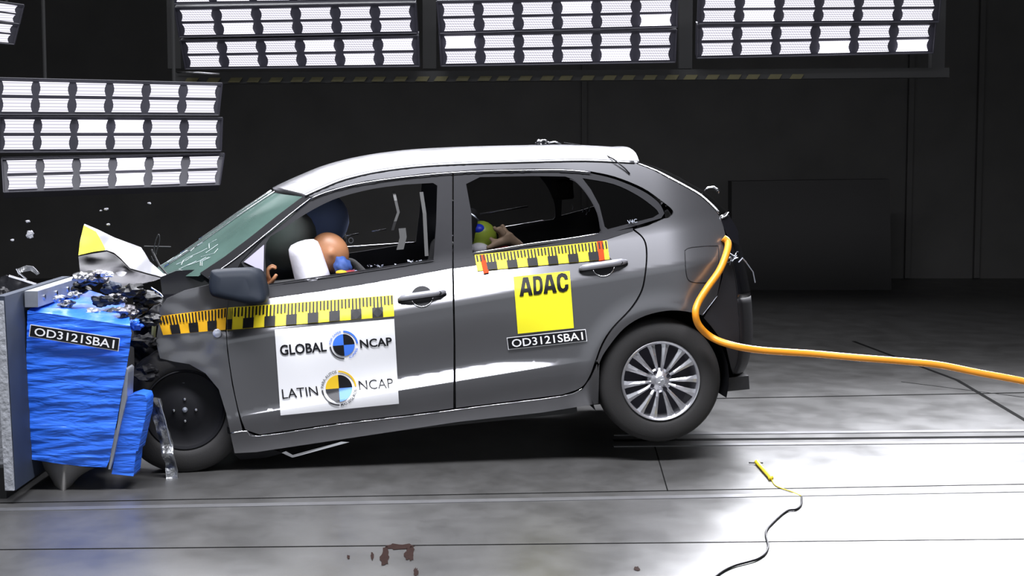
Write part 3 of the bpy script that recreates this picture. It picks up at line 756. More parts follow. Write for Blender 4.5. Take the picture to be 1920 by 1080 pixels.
# ---- windscreen
NE = [toL(S(*p, 0.012)) for p in catmull([(569, 369), (520, 405), (470, 445), (420, 484), (372, 518)], 5)]
def wsP(i, v):
    p = NE[i]; t = i / (len(NE) - 1); s = 1 - abs(2 * v - 1) ** 2.2
    return toW((p.x - (0.17 + 0.12 * t) * s, p.y + (W_CAR - 2 * p.y) * v, p.z + 0.025 * s * (1 - t)))
V = [wsP(i, j / 20) for i in range(len(NE)) for j in range(21)]
Fc = [(i * 21 + j, i * 21 + j + 1, (i + 1) * 21 + j + 1, (i + 1) * 21 + j) for i in range(len(NE) - 1) for j in range(20)]
ws = mesh_obj('windscreen', V, Fc, M['screen'], car, True, 'cracked green-tinted windscreen')
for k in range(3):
    MB().tube([wsP(i, 0.30 + 0.09 * k) + EZ * 0.006 for i in range(0, len(NE) - 2 - 3 * k)], 0.0045 - 0.0008 * k, 6).build('windscreen_edge_glint', M['chrome'], ws, True, 'glint on the windscreen, modelled as a bright ridge')  # white glints along the screen edge, modelled as thin chrome tubes
mb = MB()
random.seed(3)
for k in range(16):
    i0 = random.randint(int(len(NE) * .55), len(NE) - 4); v0 = random.uniform(0.05, 0.45); 
    mb.tube([wsP(i0 + q, v0 + 0.02 * q * random.uniform(-1, 1)) + EZ * 0.003 - EY * 0.002 for q in range(3)], 0.0012, 4)
mb.build('crack_lines', mat('crack_white', (0.6, 0.65, 0.66, 1), 0.5), ws)
# cowl and inner wing
panel('cowl', A((300, 520), (330, 508), (375, 505), (440, 512), (500, 535), (470, 545), (400, 545), (330, 560), (305, 560)), M['blackgloss'], car, off=0.09, step=10, thick=0.3)
# ---- tail: hatch, lamps, bumper
tail_near = [(1193, 305), (1225, 318), (1253, 333), (1285, 350), (1313, 367), (1340, 392), (1352, 410), (1366, 440), (1372, 480), (1380, 520), (1384, 560), (1387, 600), (1388, 640), (1384, 680), (1376, 700)]
sil = [(1199, 302), (1232, 313), (1262, 325), (1295, 343), (1325, 360), (1352, 384), (1366, 397), (1384, 432), (1392, 470), (1402, 510), (1410, 550), (1413, 600), (1412, 640), (1404, 680), (1392, 700)]
TN = [toL(S(*p)) for p in catmull(tail_near, 4)]; TS = [LL(*p, 0.6) for p in catmull(sil, 4)]
def tailP(i, v):
    a, b = TN[i], TS[i]; s = 1 - abs(2 * v - 1) ** 2.6
    return toW((a.x + (b.x - a.x) * s, a.y + (W_CAR - 2 * a.y) * v, a.z + (b.z - a.z) * s))
def tailpatch(name, i0, i1, m, lab=None, v0=0.0, v1=1.0, push=0.0):
    nn = 24; V = [tailP(i, v0 + (v1 - v0) * j / nn) + EX * push for i in range(i0, i1 + 1) for j in range(nn + 1)]
    Fc = [(i * (nn + 1) + j, i * (nn + 1) + j + 1, (i + 1) * (nn + 1) + j + 1, (i + 1) * (nn + 1) + j) for i in range(i1 - i0) for j in range(nn)]
    o = mesh_obj(name, V, Fc, m, car, True, lab); s = o.modifiers.new('s', 'SOLIDIFY'); s.thickness = 0.006; s.offset = -1; return o
tailpatch('rear_window', 0, 23, M['darkglass'])
tailpatch('tailgate', 23, 40, M['blackgloss'])
tailpatch('rear_bumper', 40, len(TN) - 1, M['black'])
tailpatch('window_edge_highlight', 0, 22, M['chrome'], 'bright highlight along the rear window edge', 0.0, 0.022, 0.004)  # white highlight on the hatch glass edge, put in as a chrome strip
bump = A((1345, 556), (1355, 520), (1359, 480), (1363, 442), (1368, 452), (1374, 490), (1381, 530), (1385, 570), (1388, 620), (1386, 670), (1376, 702), (1371, 690), (1361, 648), (1334, 612), (1320, 596))
panel('bumper_side', bump, M['trim'], car, off=0.004, step=7, label='dark side of the rear bumper')
panel('tail_lamp', A((1352, 412), (1368, 404), (1384, 432), (1386, 460), (1371, 452), (1362, 438)), M['blackgloss'], car, off=-0.002, step=7)
bead([(1353, 409), (1361, 406), (1366, 399)], 0.005, M['chrome'], 'tail_lamp_rim', -0.006)
bead([(1318, 590), (1332, 572), (1345, 555)], 0.002, M['zinc'], 'bumper_seam', 0.002)
MB().tube([LP(1321, 358, 0.35), LP(1328, 352, 0.35), LP(1338, 351.5, 0.35), LP(1347, 357, 0.35), LP(1347, 363, 0.35)], [0.004, 0.007, 0.008, 0.007, 0.003], 8).build('tow_ring', M['chrome'], car, True)
mb = MB(); random.seed(8)
for k in range(9):
    x, y = 1374 + random.uniform(-6, 8), 478 + random.uniform(-10, 12)
    mb.tube([LP(x, y, 0.1), LP(x + random.uniform(-9, 9), y + random.uniform(-8, 8), 0.06), LP(x + random.uniform(-12, 12), y + random.uniform(-10, 10), 0.12)], 0.0022, 5)
mb.tube([LP(1385, 492, 0.1), LP(1392, 484, 0.1), LP(1399, 492, 0.12)], 0.004, 6)
mb.tube([LP(1399, 492, 0.12), LP(1412, 510, 0.12), LP(1416, 530, 0.12)], 0.003, 6)
mb.build('wiring', M['zinc'], car)
# ---- far side of the body (mirror of the outlines)
def farfn(off=0.0):
    def f(x, y):
        l = toL(S(x, y, off)); return toW((l.x, W_CAR - l.y, l.z))
    return f
far_out = A((428, 562), (437, 720), (460, 806), (480, 848), (700, 815), (1015, 774), (1122, 757), (1121, 700), (1140, 652), (1171, 615), (1210, 592), (1260, 582), (1307, 588), (1334, 611), (1372, 700), (1388, 640), (1384, 560), (1372, 480), (1352, 410), (1313, 367), (1253, 333), (1193, 305), (1000, 302), (797, 310), (647, 335), (572, 367), (500, 440), (440, 500), (400, 532), (428, 535))
far_qg = A((1135, 345), (1195, 366), (1236, 401), (1185, 418), (1140, 430))
panel('far_body_side', far_out, M['paint'], car, holes=[gl_f, gl_r, far_qg], step=12, fn=farfn(), backdir=-EY)
mb = MB()
for a, b in (((575, 503), (813, 487)), ((886, 474), (1100, 442))): mb.tube([farfn(-0.0)(*a) - EY * 0.03, farfn(0)(*b) - EY * 0.03], 0.006, 6)
mb.build('far_window_sill', M['chrome'], car, True)
# ---- floor pan, bulkhead, roof lining, interior
def LB(mb, x0, x1, y0, y1, z0, z1):
    V = [toW((x, y, z)) for x in (x0, x1) for y in (y0, y1) for z in (z0, z1)]
    return mb.add(V, [(0, 1, 3, 2), (4, 6, 7, 5), (0, 4, 5, 1), (2, 3, 7, 6), (0, 2, 6, 4), (1, 5, 7, 3)])
LB(LB(MB(), -2.15, 0.5, 0.22, 1.52, -0.12, -0.05), -1.95, -0.42, 0.1, 1.64, -0.13, -0.02).build('floor_pan', M['darkmetal'], car)
LB(MB(), -2.16, -2.10, 0.12, 1.62, -0.1, 0.55).build('bulkhead', M['darkmetal'], car)
LB(MB(), 0.30, 0.34, 0.34, 1.38, -0.05, 0.5).build('boot_wall', M['headliner'], car)
for yy, f in ((0.09, 1), (W_CAR - 0.09, -1)): LB(MB(), -1.95, -0.42, min(yy, yy + 0.04 * f), max(yy, yy + 0.04 * f), -0.02, 0.42).build('inner_door_card', M['headliner'], car)
# wheel housings
def housing(cl, r, side, name='wheel_housing'):
    mb = MB(); n = 24; V = []
    y0, y1 = (0.05, 0.36) if side == 0 else (W_CAR - 0.36, W_CAR - 0.05)
    for k in range(n + 1):
        a = -0.35 + (pi + 0.7) * k / n
        for y in (y0, y1): V.append(toW((cl[0] + r * cos(a), y, cl[1] + r * sin(a))))
    Fc = [(2 * k, 2 * k + 1, 2 * k + 3, 2 * k + 2) for k in range(n)]
    yy = y1 if side == 0 else y0
    V.append(toW((cl[0], yy, cl[1]))); c = len(V) - 1; o_ = 1 if side == 0 else 0
    Fc += [(2 * k + o_, 2 * k + 2 + o_, c) for k in range(n)]
    mb.add(V, Fc).build(name, M['black'], car, True)
housing((0, 0.0), 0.355, 0); housing((0, 0.0), 0.355, 1)
FWc = LL(344, 797, 0.06)
housing((FWc.x + 0.02, FWc.z), 0.34, 0)
# dashboard, seats
def rbox(name, x0, x1, y0, y1, z0, z1, m, parent, r=0.04, tilt=0.0, label=None):
    bm = bmesh.new(); bmesh.ops.create_cube(bm, size=1)
    for v in bm.verts: v.co = Vector((v.co.x * (x1 - x0), v.co.y * (y1 - y0), v.co.z * (z1 - z0)))
    bmesh.ops.bevel(bm, geom=bm.edges[:], offset=r, segments=4, profile=0.5, affect='EDGES')
    c = Vector(((x0 + x1) / 2, (y0 + y1) / 2, (z0 + z1) / 2)); ct, st = cos(tilt), sin(tilt); V = []
    for v in bm.verts:
        q = v.co; q = Vector((q.x * ct + q.z * st, q.y, -q.x * st + q.z * ct)); V.append(toW(c + q))
    bm.verts.index_update(); Fc = [tuple(v.index for v in f.verts) for f in bm.faces]; bm.free()
    return mesh_obj(name, V, Fc, m, parent, True, label)
rbox('dashboard', -2.12, -1.72, 0.16, 1.58, 0.28, 0.55, M['headliner'], car, 0.06)
def seat(cx, cy, name='front_seat'):
    s = rbox(name, cx - 0.25, cx + 0.25, cy - 0.24, cy + 0.24, -0.02, 0.14, M['seat'], car, 0.05)
    rbox('backrest', cx + 0.22, cx + 0.36, cy - 0.24, cy + 0.24, 0.08, 0.72, M['seat'], s, 0.05, 0.25)
    rbox('headrest', cx + 0.36, cx + 0.46, cy - 0.13, cy + 0.13, 0.74, 0.93, M['seat'], s, 0.04, 0.2)
    mb = MB()
    for dy in (-0.06, 0.06): mb.tube([toW((cx + 0.36, cy + dy, 0.66)), toW((cx + 0.41, cy + dy, 0.78))], 0.007, 8)
    mb.build('headrest_post', M['chrome'], s, True)
seat(-1.28, 0.45); seat(-1.28, 1.29)
rs = rbox('rear_seat', -0.55, -0.08, 0.25, 1.49, -0.02, 0.14, M['seat'], car, 0.05)
rbox('backrest', -0.10, 0.03, 0.30, 1.44, 0.08, 0.68, M['seat'], rs, 0.05, 0.3)
for cy in (0.5, 1.24): rbox('headrest', 0.05, 0.14, cy - 0.12, cy + 0.12, 0.66, 0.84, M['seat'], rs, 0.035, 0.2)
# steering wheel
sc_ = toW((-1.62, 0.45, 0.46)); sa = (EX * 0.9 + EZ * 0.42).normalized()
mb = MB(); a_ = sa.cross(EY).normalized(); ring = [sc_ + (a_ * cos(t) + EY * sin(t)) * 0.185 for t in [2 * pi * k / 28 for k in range(29)]]
sw = mb.tube(ring, 0.014, 8).build('steering_wheel', M['black'], car, True)
MB().lathe(sc_, sa, [(0, 0.02), (0.06, 0.015), (0.075, -0.02), (0, -0.03)], 18).build('boss', M['black'], sw, True)
# seat belts and B pillar interior strap
mb = MB()
def ribbon(mb, pts, wd, wdir):
    V = []; 
    for p in pts: V += [p - wdir * wd / 2, p + wdir * wd / 2, p + wdir * wd / 2 + EY * 0.003, p - wdir * wd / 2 + EY * 0.003]
    Fc = []
    for i in range(len(pts) - 1):
        for k in range(4): Fc.append((4 * i + k, 4 * i + (k + 1) % 4, 4 * i + 4 + (k + 1) % 4, 4 * i + 4 + k))
    mb.add(V, Fc)
for P_, w_ in (([LP(738, 358, 0.35), LP(742, 376, 0.3), LP(747, 398, 0.3), LP(741, 415, 0.3), LP(736, 432, 0.32)], 0.014), ([LP(754, 428, 0.2), LP(756, 445, 0.2), LP(750, 468, 0.2)], 0.035), ([LP(790, 360, 0.16), LP(796, 400, 0.15), LP(800, 480, 0.14)], 0.018)):
    mb = MB(); ribbon(mb, P_, w_, EX); mb.build('seat_belt', M['belt'], car)
# line highlights on the far window sills, put in as chrome rods
MB().tube([LP(632, 446, 1.3), LP(672, 438, 1.3)], 0.0045, 6).build('far_sill_highlight', M['chrome'], car, True)
MB().tube([LP(697, 434, 1.3), LP(724, 430, 1.3)], 0.0045, 6).build('far_sill_highlight', M['chrome'], car, True)
MB().tube([LP(900, 402, 1.3), LP(990, 387, 1.3)], 0.005, 6).build('far_sill_highlight', M['chrome'], car, True)
ts = text_on('bracket_mark', 'o', [(652, 446), (662, 444), (664, 455), (654, 458)], lambda x, y: LP(x, y, 0.9), M['white'], car, 0)
# rear camera bracket inside, behind the rear glass
rbox('camera_box', LL(1041, 350, .6).x, LL(1073, 350, .6).x, 0.55, 0.75, LL(1041, 375, .6).z, LL(1041, 338, .6).z, M['trim'], car, 0.012)
mb = MB()
for x, y in ((1091, 393), (1098, 398), (1103, 392), (1072, 388)): mb.tube([LP(x, y - 5, 0.3), LP(x + 3, y, 0.3), LP(x + 1, y + 5, 0.3)], 0.0025, 5)
mb.build('belt_buckle', M['zinc'], car)
MB().tube([LP(879, 398, 0.25), LP(890, 406, 0.25), LP(898, 414, 0.25)], 0.005, 6).build('belt_guide', M['zinc'], car, True)
text_on('badge', 'V4C', [(1176, 413), (1194, 410), (1195, 417), (1177, 420)], lambda x, y: S(x, y, -0.003), M['zinc'], car, 0.01)
# ---- mirror
mm = MB()
MR = [(-52, -22), (-44, -27), (0, -30), (28, -30), (42, -22), (50, 0), (54, 26), (46, 36), (20, 36), (-8, 31), (-40, 25), (-52, 18), (-55, 0)]
def mirror_ring(sc, off, dx=0): return [S(450 + dx + x * sc, 527 + y * sc, 0) - EY * off for x, y in catmull(MR, 3, True)]
rings = [mirror_ring(0.55, 0.05, 14), mirror_ring(0.88, 0.06, 8), mirror_ring(0.97, 0.12, 3), mirror_ring(0.98, 0.18, 0), mirror_ring(0.93, 0.225, -1), mirror_ring(0.80, 0.245, -3), mirror_ring(0.5, 0.252, -5)]
n = len(rings[0]); V = [p for R in rings for p in R]; Fc = [(i * n + k, i * n + (k + 1) % n, (i + 1) * n + (k + 1) % n, (i + 1) * n + k) for i in range(len(rings) - 1) for k in range(n)]
Fc += [tuple(range(n)), tuple((len(rings) - 1) * n + k for k in range(n))]
mo = mesh_obj('door_mirror', V, Fc, M['mirror'], car, True)
MB().tube([S(472, 535, 0.03), S(478, 540, -0.05)], 0.035, 10).build('mirror_foot', M['black'], mo, True)
MB().lathe(S(474, 539, 0) - EY * 0.235, -EY, [(0, 0.004), (0.006, 0.003), (0.008, 0)], 12).build('mirror_camera', M['blackgloss'], mo, True)
# ---- wheels
def tyre_prof(R=0.311, rr=0.195, wd=0.185):
    h = wd / 2; return [(rr, -h + 0.012), (rr + 0.006, -h + 0.004), (rr + 0.03, -h - 0.004), (rr + 0.06, -h - 0.006), (R - 0.028, -h), (R - 0.012, -h + 0.008), (R - 0.003, -h + 0.024), (R, -h + 0.05), (R, h - 0.05), (R - 0.003, h - 0.024), (R - 0.012, h - 0.008), (R - 0.05, h), (rr, h - 0.01)]
def wheel(cw, ax, rim=True, name='wheel', lab=None, R=0.311):
    wh = bpy.data.objects.new(name, None); COL.objects.link(wh); wh.parent = car; wh.matrix_parent_inverse = root_inv(car); wh.location = cw
    if lab: wh['label'] = lab
    MB().lathe(cw, ax, tyre_prof(R), 72).build('tyre', M['rubber'], wh, ang=35)
    a = ax.cross(Vector((0, 0, 1))).normalized(); b = a.cross(ax) 
    def P(r, t, h): return cw + ax * h + (a * cos(t) + b * sin(t)) * r
    if rim:
        MB().lathe(cw, ax, [(0.196, -0.088), (0.200, -0.092), (0.197, -0.096), (0.188, -0.092), (0.183, -0.075), (0.178, 0.03)], 64).build('rim', M['alloy'], wh, ang=50)
        MB().lathe(cw, ax, [(0.179, 0.028), (0.10, 0.035), (0.0, 0.035)], 48).build('brake_drum', M['alloydark'], wh)
        for k in range(14):
            t = 2 * pi * (k + 0.15) / 14 + (0.025 if k % 2 else -0.025)
            V = []
            for r, wd, h, dp in ((0.040, 0.014, -0.072, 0.02), (0.08, 0.016, -0.086, 0.022), (0.13, 0.023, -0.088, 0.02), (0.168, 0.032, -0.086, 0.016), (0.190, 0.044, -0.084, 0.012)):
                for sx, hh in ((-1, 0.006), (0, 0), (1, 0.006), (1, dp), (-1, dp)):
                    V.append(P(r, t + sx * wd / 2 / max(r, 0.05), h + hh))
            Fc = [(5 * i + q, 5 * i + (q + 1) % 5, 5 * i + 5 + (q + 1) % 5, 5 * i + 5 + q) for i in range(4) for q in range(5)] + [(0, 1, 2, 3, 4), (20, 21, 22, 23, 24)]
            mesh_obj('spoke', V, Fc, M['alloy'], wh)
        MB().lathe(cw, ax, [(0, -0.090), (0.024, -0.088), (0.030, -0.080), (0.045, -0.074), (0.062, -0.058), (0.062, -0.03)], 32).build('hub_cap', M['alloy'], wh, ang=40)
        # small slanted emblem on the cap
        e = MB(); e.tube([P(0.015, 0.6, -0.092), P(0.005, 1.6, -0.093), P(0.006, 4.4, -0.093), P(0.015, 3.8, -0.092)], 0.002, 5); e.build('emblem', M['chrome'], wh)
        for k in range(4):
            t = 2 * pi * k / 4 + 0.55; MB().lathe(P(0.048, t, -0.076), ax, [(0.0095, -0.004), (0.011, 0), (0.0, 0.0)], 12).build('bolt', M['alloydark'], wh)
    else:
        MB().lathe(cw, ax, [(0.196, -0.085), (0.190, -0.088), (0.180, -0.06), (0.150, -0.045), (0.10, -0.055), (0.06, -0.07), (0.03, -0.075), (0, -0.075)], 48).build('steel_rim', M['black'], wh, ang=40)
        for k in range(4):
            t = 2 * pi * k / 4 + pi / 2; MB().lathe(P(0.053, t, -0.073), ax, [(0, -0.012), (0.006, -0.010), (0.008, 0)], 10).build('bolt', M['chrome'], wh)
        MB().lathe(P(0, 0, -0.078), ax, [(0, -0.010), (0.010, -0.006), (0.014, 0.004)], 14).build('hub_nut', M['zinc'], wh)
    return wh
wc = toW((0, 0.115, 0)); wheel(wc, EY)
wheel(toW((0, W_CAR - 0.115, 0)), -EY)
fa = (EY - EX * 0.10).normalized()
fwc = toW((FWc.x, 0.145, FWc.z)); fwc.z = max(fwc.z, 0.305)
wheel(fwc, fa, rim=False, lab='front wheel on a bare black steel rim, pushed back')
ffw = toW((FWc.x - 0.18, W_CAR - 0.12, 0)); ffw.z = 0.313
wheel(ffw, -EY, rim=False)
MB().tube([fwc + EY * 0.1, ffw], 0.025, 8).build('drive_shaft', M['darkmetal'], car, True)
MB().tube([wc + EY * 0.1, toW((0, W_CAR - .2, 0))], 0.03, 8).build('rear_axle', M['darkmetal'], car, True)
# ---- loose sill trim under the car
V = [LP(*p) for p in [(528, 849, 0.1), (548, 858, 0.1), (655, 829, 0.12), (640, 828, 0.12), (549, 853, 0.1), (536, 846, 0.1)]]
mesh_obj('hanging_trim', V + [v + EY * 0.02 + EZ * 0.002 for v in V], [(0, 1, 4, 5), (1, 2, 3, 4), (6, 7, 10, 11), (7, 8, 9, 10), (0, 1, 7, 6), (1, 2, 8, 7), (2, 3, 9, 8), (3, 4, 10, 9), (4, 5, 11, 10), (5, 0, 6, 11)], M['chrome'], car, label='thin bright strip hanging below the sill')
MB().tube([LP(462, 846, 0.12), LP(494, 847, 0.12)], 0.004, 6).build('jack_point', M['zinc'], car, True)
panel('mud_guard', A((425, 800), (455, 812), (500, 838), (530, 850), (500, 858), (450, 862), (432, 845)), M['black'], car, off=0.05, thick=0.25, step=9)
# ---- engine bay remains
LB(MB(), -2.46, -2.12, 0.80, 1.50, -0.05, 0.36).build('engine_block', M['darkmetal'], car)
panel('inner_wing', A((250, 600), (300, 570), (330, 600), (330, 672), (300, 690), (292, 760), (262, 742), (252, 690)), M['black'], car, fn=lambda x, y: LP(x, y, 0.14 + 0.06 * noise.noise(Vector((x / 22, y / 22, 0)))), thick=0.3, step=8)
# bonnet, folded up
def hd(x, y): return 0.15 + 0.6 * smooth(322, 150, x) * 0.35
hood_top = A((158, 420), (182, 430), (215, 446), (264, 464), (271, 474), (281, 491), (306, 513), (322, 516), (306, 520), (275, 512), (244, 503), (226, 484), (214, 474), (200, 469), (173, 473), (147, 479), (150, 452))
bon = bpy.data.objects.new('bonnet', None)
def hoodfn(x, y):
    p = LP(x, y, 0.32 + 0.0035 * (y - 520) * -1 * 0.9 + 0.03 * noise.noise(Vector((x / 50, y / 40, 3)))); return p
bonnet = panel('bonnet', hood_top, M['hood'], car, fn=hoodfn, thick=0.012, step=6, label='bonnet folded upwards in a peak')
flat2d('marker_sticker', [A((158, 422), (181, 434), (190, 450), (199, 468), (173, 472), (148, 478), (151, 452))], lambda x, y: hoodfn(x, y) - EY * 0.016, M['adac'], bonnet, 8, 'yellow marker on the bonnet tip')
M['primer'] = mat('primer', (0.05, 0.048, 0.055, 1), 0.5, 0.2)
und = A((147, 481), (173, 476), (200, 472), (214, 478), (226, 488), (244, 506), (275, 515), (304, 522), (232, 541), (200, 530), (150, 510))
panel('bonnet_underside', und, M['primer'], car, fn=lambda x, y: LP(x, y, 0.42 + 0.06 * noise.noise(Vector((x / 45, y / 18, 8))) + 0.012 * (505 - y) * 0.5), thick=0.01, step=6)
panel('bonnet_fold', A((194, 508), (240, 508), (303, 522), (275, 531), (232, 541), (215, 530)), M['hood'], car, fn=lambda x, y: LP(x, y, 0.22 + 0.004 * (541 - y) * 1.6 + 0.02 * noise.noise(Vector((x / 20, y / 12, 4)))), thick=0.008, step=6, label='pale folded piece of the bonnet')
mb = MB(); mb.tube(catmull([LP(*p, 0.5) for p in [(292, 490), (289, 465), (294, 445), (298, 440), (299, 452), (293, 472), (289, 490), (283, 480)]], 3), 0.003, 5)
mb.tube([LP(270, 462, 0.5), LP(320, 463, 0.6)], 0.004, 5); mb.tube([LP(284, 468, 0.5), LP(300, 500, 0.45), LP(318, 520, 0.3)], 0.005, 5)
mb.build('wiper_linkage', M['darkmetal'], car)
# crushed pieces
bits = [((165, 522), 0.045, 'darkmetal', 1), ((185, 518), 0.04, 'shard', 2), ((200, 514), 0.022, 'clear', 3), ((150, 540), 0.035, 'darkmetal', 4), ((210, 540), 0.04, 'steel', 5), ((140, 553), 0.025, 'foil', 6),
        ((220, 560), 0.035, 'shard', 7), ((190, 565), 0.04, 'steel', 8), ((125, 570), 0.028, 'foil', 9), ((240, 585), 0.04, 'shard', 10), ((262, 578), 0.035, 'darkmetal', 11), ((215, 590), 0.04, 'foil', 12),
        ((175, 585), 0.03, 'zinc', 13), ((275, 560), 0.05, 'darkmetal', 14), ((250, 545), 0.045, 'darkmetal', 15), ((283, 600), 0.04, 'darkmetal', 16), ((270, 640), 0.05, 'black', 17), ((275, 700), 0.05, 'black', 18), ((150, 520), 0.03, 'foil', 19),
        ((110, 560), 0.022, 'zinc', 20), ((230, 612), 0.03, 'blue', 21), ((255, 608), 0.035, 'blue', 22)]
for (px, py), r, m, sd in bits:
    c = WP(px, py, YB + 0.12 + 0.25 * ((sd * 37) % 10) / 10)
    crumple('crushed_front_piece', c, (r * 1.2, r * 1.3, r * 0.7), M[m], car, sd)
bead([(283, 539), (300, 550), (306, 558)], 0.004, M['chrome'], 'wing_edge', 0.02)
MB().tube([LP(300, 640, 0.08), LP(310, 655, 0.07), LP(322, 665, 0.07)], 0.004, 6).build('brake_pipe', M['zinc'], car, True)
crumple('bracket', LP(318, 707, 0.12), (0.035, 0.01, 0.025), M['zinc'], car, 31)
MB().tube([LP(330, 717, 0.1), LP(346, 718, 0.1)], 0.004, 5).build('spring_glint', M['zinc'], car)
mb = MB(); mb.tube([LP(290, 600, 0.12), LP(287, 640, 0.12)], 0.012, 6).build('yellowed_tube', mat('tube_olive', (0.25, 0.25, 0.12, 1), 0.5), car)
# bumper beam remains beyond the barrier
bb = thing('bumper_cover', 'torn black bumper cover with bright edges lying over the barrier top at the left edge', 'bumper', WP(35, 530, 0.2))
def sh(name, poly, y0, m, parent, seed, slope=0.0, thick=0.01): return sheet(name, [Vector(p) for p in poly], y0, lambda x, y: slope * (y - poly[0][1]) / 100, m, parent, 0.02, seed, 6, thick)
sh('cover', [(0, 520), (10, 516), (35, 522), (68, 532), (60, 540), (25, 546), (0, 550)], 0.15, M['black'], bb, 2)
sh('torn_flap', [(30, 505), (48, 498), (60, 500), (74, 513), (68, 516), (55, 508), (38, 511), (36, 516)], 0.2, M['foil'], bb, 3)
MB().tube([WP(17, 517, 0.12), WP(40, 524, 0.12), WP(68, 533, 0.12)], 0.006, 6).build('bright_edge', M['chrome'], bb)
MB().tube([WP(31, 504, 0.15), WP(36, 512, 0.15), WP(50, 524, 0.15)], 0.004, 6).build('bright_edge', M['chrome'], bb)
crumple('torn_corner', WP(6, 560, -0.2), (0.035, 0.08, 0.05), M['black'], bb, 41)
sh('torn_sheet', [(20, 548), (40, 543), (48, 545), (42, 552), (22, 555)], -0.3, M['zinc'], bb, 6)
# torn foil strip
ft = thing('honeycomb_strip', 'torn silver honeycomb strip hanging beside the front wheel', 'metal strip', WP(300, 900, YB + 0.3))
sheet('strip', [Vector(p) for p in [(277, 752), (288, 746), (297, 750), (306, 778), (316, 812), (324, 850), (330, 885), (334, 905), (322, 910), (312, 905), (307, 870), (302, 840), (294, 815), (288, 792), (279, 775)]], YB + 0.28, 0, M['foil'], ft, 0.03, 5, 4, 0.02)
MB().tube([WP(297, 748, YB + 0.27), WP(309, 786, YB + 0.27), WP(321, 838, YB + 0.27)], 0.0035, 5).build('edge', M['zinc'], ft)
# flying fragments
random.seed(21)
M['frag'] = mat('fragment_grey', (0.30, 0.30, 0.32, 1), 0.4)
fr = [((52, 415), 0.016, 'dull fragment flying highest over the left end of the barrier'), ((56, 440), 0.022, 'ragged fragment flying over the left of the barrier'), ((23, 450), 0.012, 'bright oval fragment flying at the far left'),
      ((199, 392), 0.014, 'bright fragment flying above the yellow bonnet tip, upper of two'), ((189, 395), 0.008, 'tiny fragment flying just left of the bright one above the bonnet tip'), ((203, 421), 0.012, 'bright fragment flying just right of the yellow bonnet tip'), ((280, 381), 0.012, 'dim fragment flying between bonnet and lower lamp bank')]
for k, ((px, py), r, lb) in enumerate(fr):
    o = crumple('flying_fragment', WP(px, py, 0.2), (r * .75, r * 0.4, r * (0.9 if k == 1 else 0.4)), M['frag'], None, 60 + k); tag(o, lb, 'fragment', 'fragments thrown into the air over the bonnet')

# ================================================================== STICKERS
def SO(off): return lambda x, y: S(x, y, -off)
def ruler(q, nb, first, m, off=0.005, tick=3, mcol=None, lab=None, fn=SO):
    qm = quadmap(q)
    V2, T = tri2d([qm(i / 20, 0) for i in range(21)] + [qm(1 - i / 20, 1) for i in range(21)], (), 8)
    base = solid('measuring_tape', V2, T, fn(off), 0.002, m, car, 0, lab)
    mb = MB(); f = fn(off + 0.004)
    bounds = [i / nb for i in range(nb + 1)] if isinstance(nb, int) else nb
    for i in range(len(bounds) - 1):
        a, b = bounds[i], bounds[i + 1]
        if (i + first) % 2: 
            V2, T = tri2d([qm(a, 0.52), qm(b, 0.52), qm(b, 0.985), qm(a, 0.985)], (), 8, False); mb.add([f(*v) for v in V2], T)
        for k in range(tick):
            c = a + (b - a) * (k + 0.6) / tick; h = (b - a) / tick * 0.23
            V2, T = tri2d([qm(c - h, 0.02), qm(c + h, 0.02), qm(c + h, 0.53 if (i + first) % 2 else (0.46 if k % 2 else 0.42)), qm(c - h, 0.53 if (i + first) % 2 else 0.43)], (), 40, False); mb.add([f(*v) for v in V2], T)
    mb.build('scale_marks', M['ink'], base); return base
wfn = lambda off: (lambda x, y: wingfn(x, y) - EY * (off + 0.0))
ruler([(295, 593), (425, 577), (423, 618), (306, 628)], 7, 0, M['amber'], fn=wfn, lab='amber part of the measuring tape on the front wing', off=0.006)
ruler([(428, 577), (737, 553), (739, 593), (425, 619)], [0.0, 0.03] + [0.03 + 0.97 * (i + 1) / 15 for i in range(15)], 1, M['yellow'], lab='yellow and black measuring tape on the front door')
ruler([(890, 478), (1138, 451), (1143, 486), (895, 508)], 13, 0, M['yellow'], lab='yellow and black measuring tape on the rear door')
for q in ([(899, 478), (909, 477), (917, 511), (907, 513)], [(1119, 453), (1130, 452), (1134, 487), (1123, 489)]):
    panel('red_marker', A(*q), M['red'], car, off=-0.009, thick=0.002, step=9, rnd=0, label='red marker strip across the tape')
# GLOBAL NCAP / LATIN NCAP
q = [(515, 618), (739, 598), (748, 757), (526, 779)]
st = panel('sticker', A(*q), M['white'], car, off=-0.006, thick=0.002, step=4.5, rnd=0, label='white sticker reading GLOBAL NCAP and LATIN NCAP')
f1 = SO(0.0090)
text_on('lettering', 'GLOBAL', [(524, 647), (611, 641), (613, 659), (526, 667)], f1, M['ink'], st, 0.022)
text_on('lettering', 'NCAP', [(674, 637), (734, 632), (736, 648), (676, 653)], f1, M['ink'], st, 0.022)
text_on('lettering', 'LATIN', [(528, 730), (594, 724), (597, 741), (530, 748)], f1, M['ink'], st, 0.0)
text_on('lettering', 'NCAP', [(672, 714), (736, 709), (738, 727), (674, 731)], f1, M['ink'], st, -0.004)
def arc_poly(cx, cy, r0, r1, a0, a1, n=14):      # angles clockwise from the top, tilt with the sticker
    o = -4.5; P = []
    for k in range(n + 1):
        a = radians(a0 + (a1 - a0) * k / n + o); P.append(Vector((cx + r1 * sin(a), cy - r1 * cos(a))))
    for k in range(n, -1, -1):
        a = radians(a0 + (a1 - a0) * k / n + o)
        if r0 < 0.01: P.append(Vector((cx, cy))); break
        P.append(Vector((cx + r0 * sin(a), cy - r0 * cos(a))))
    return P
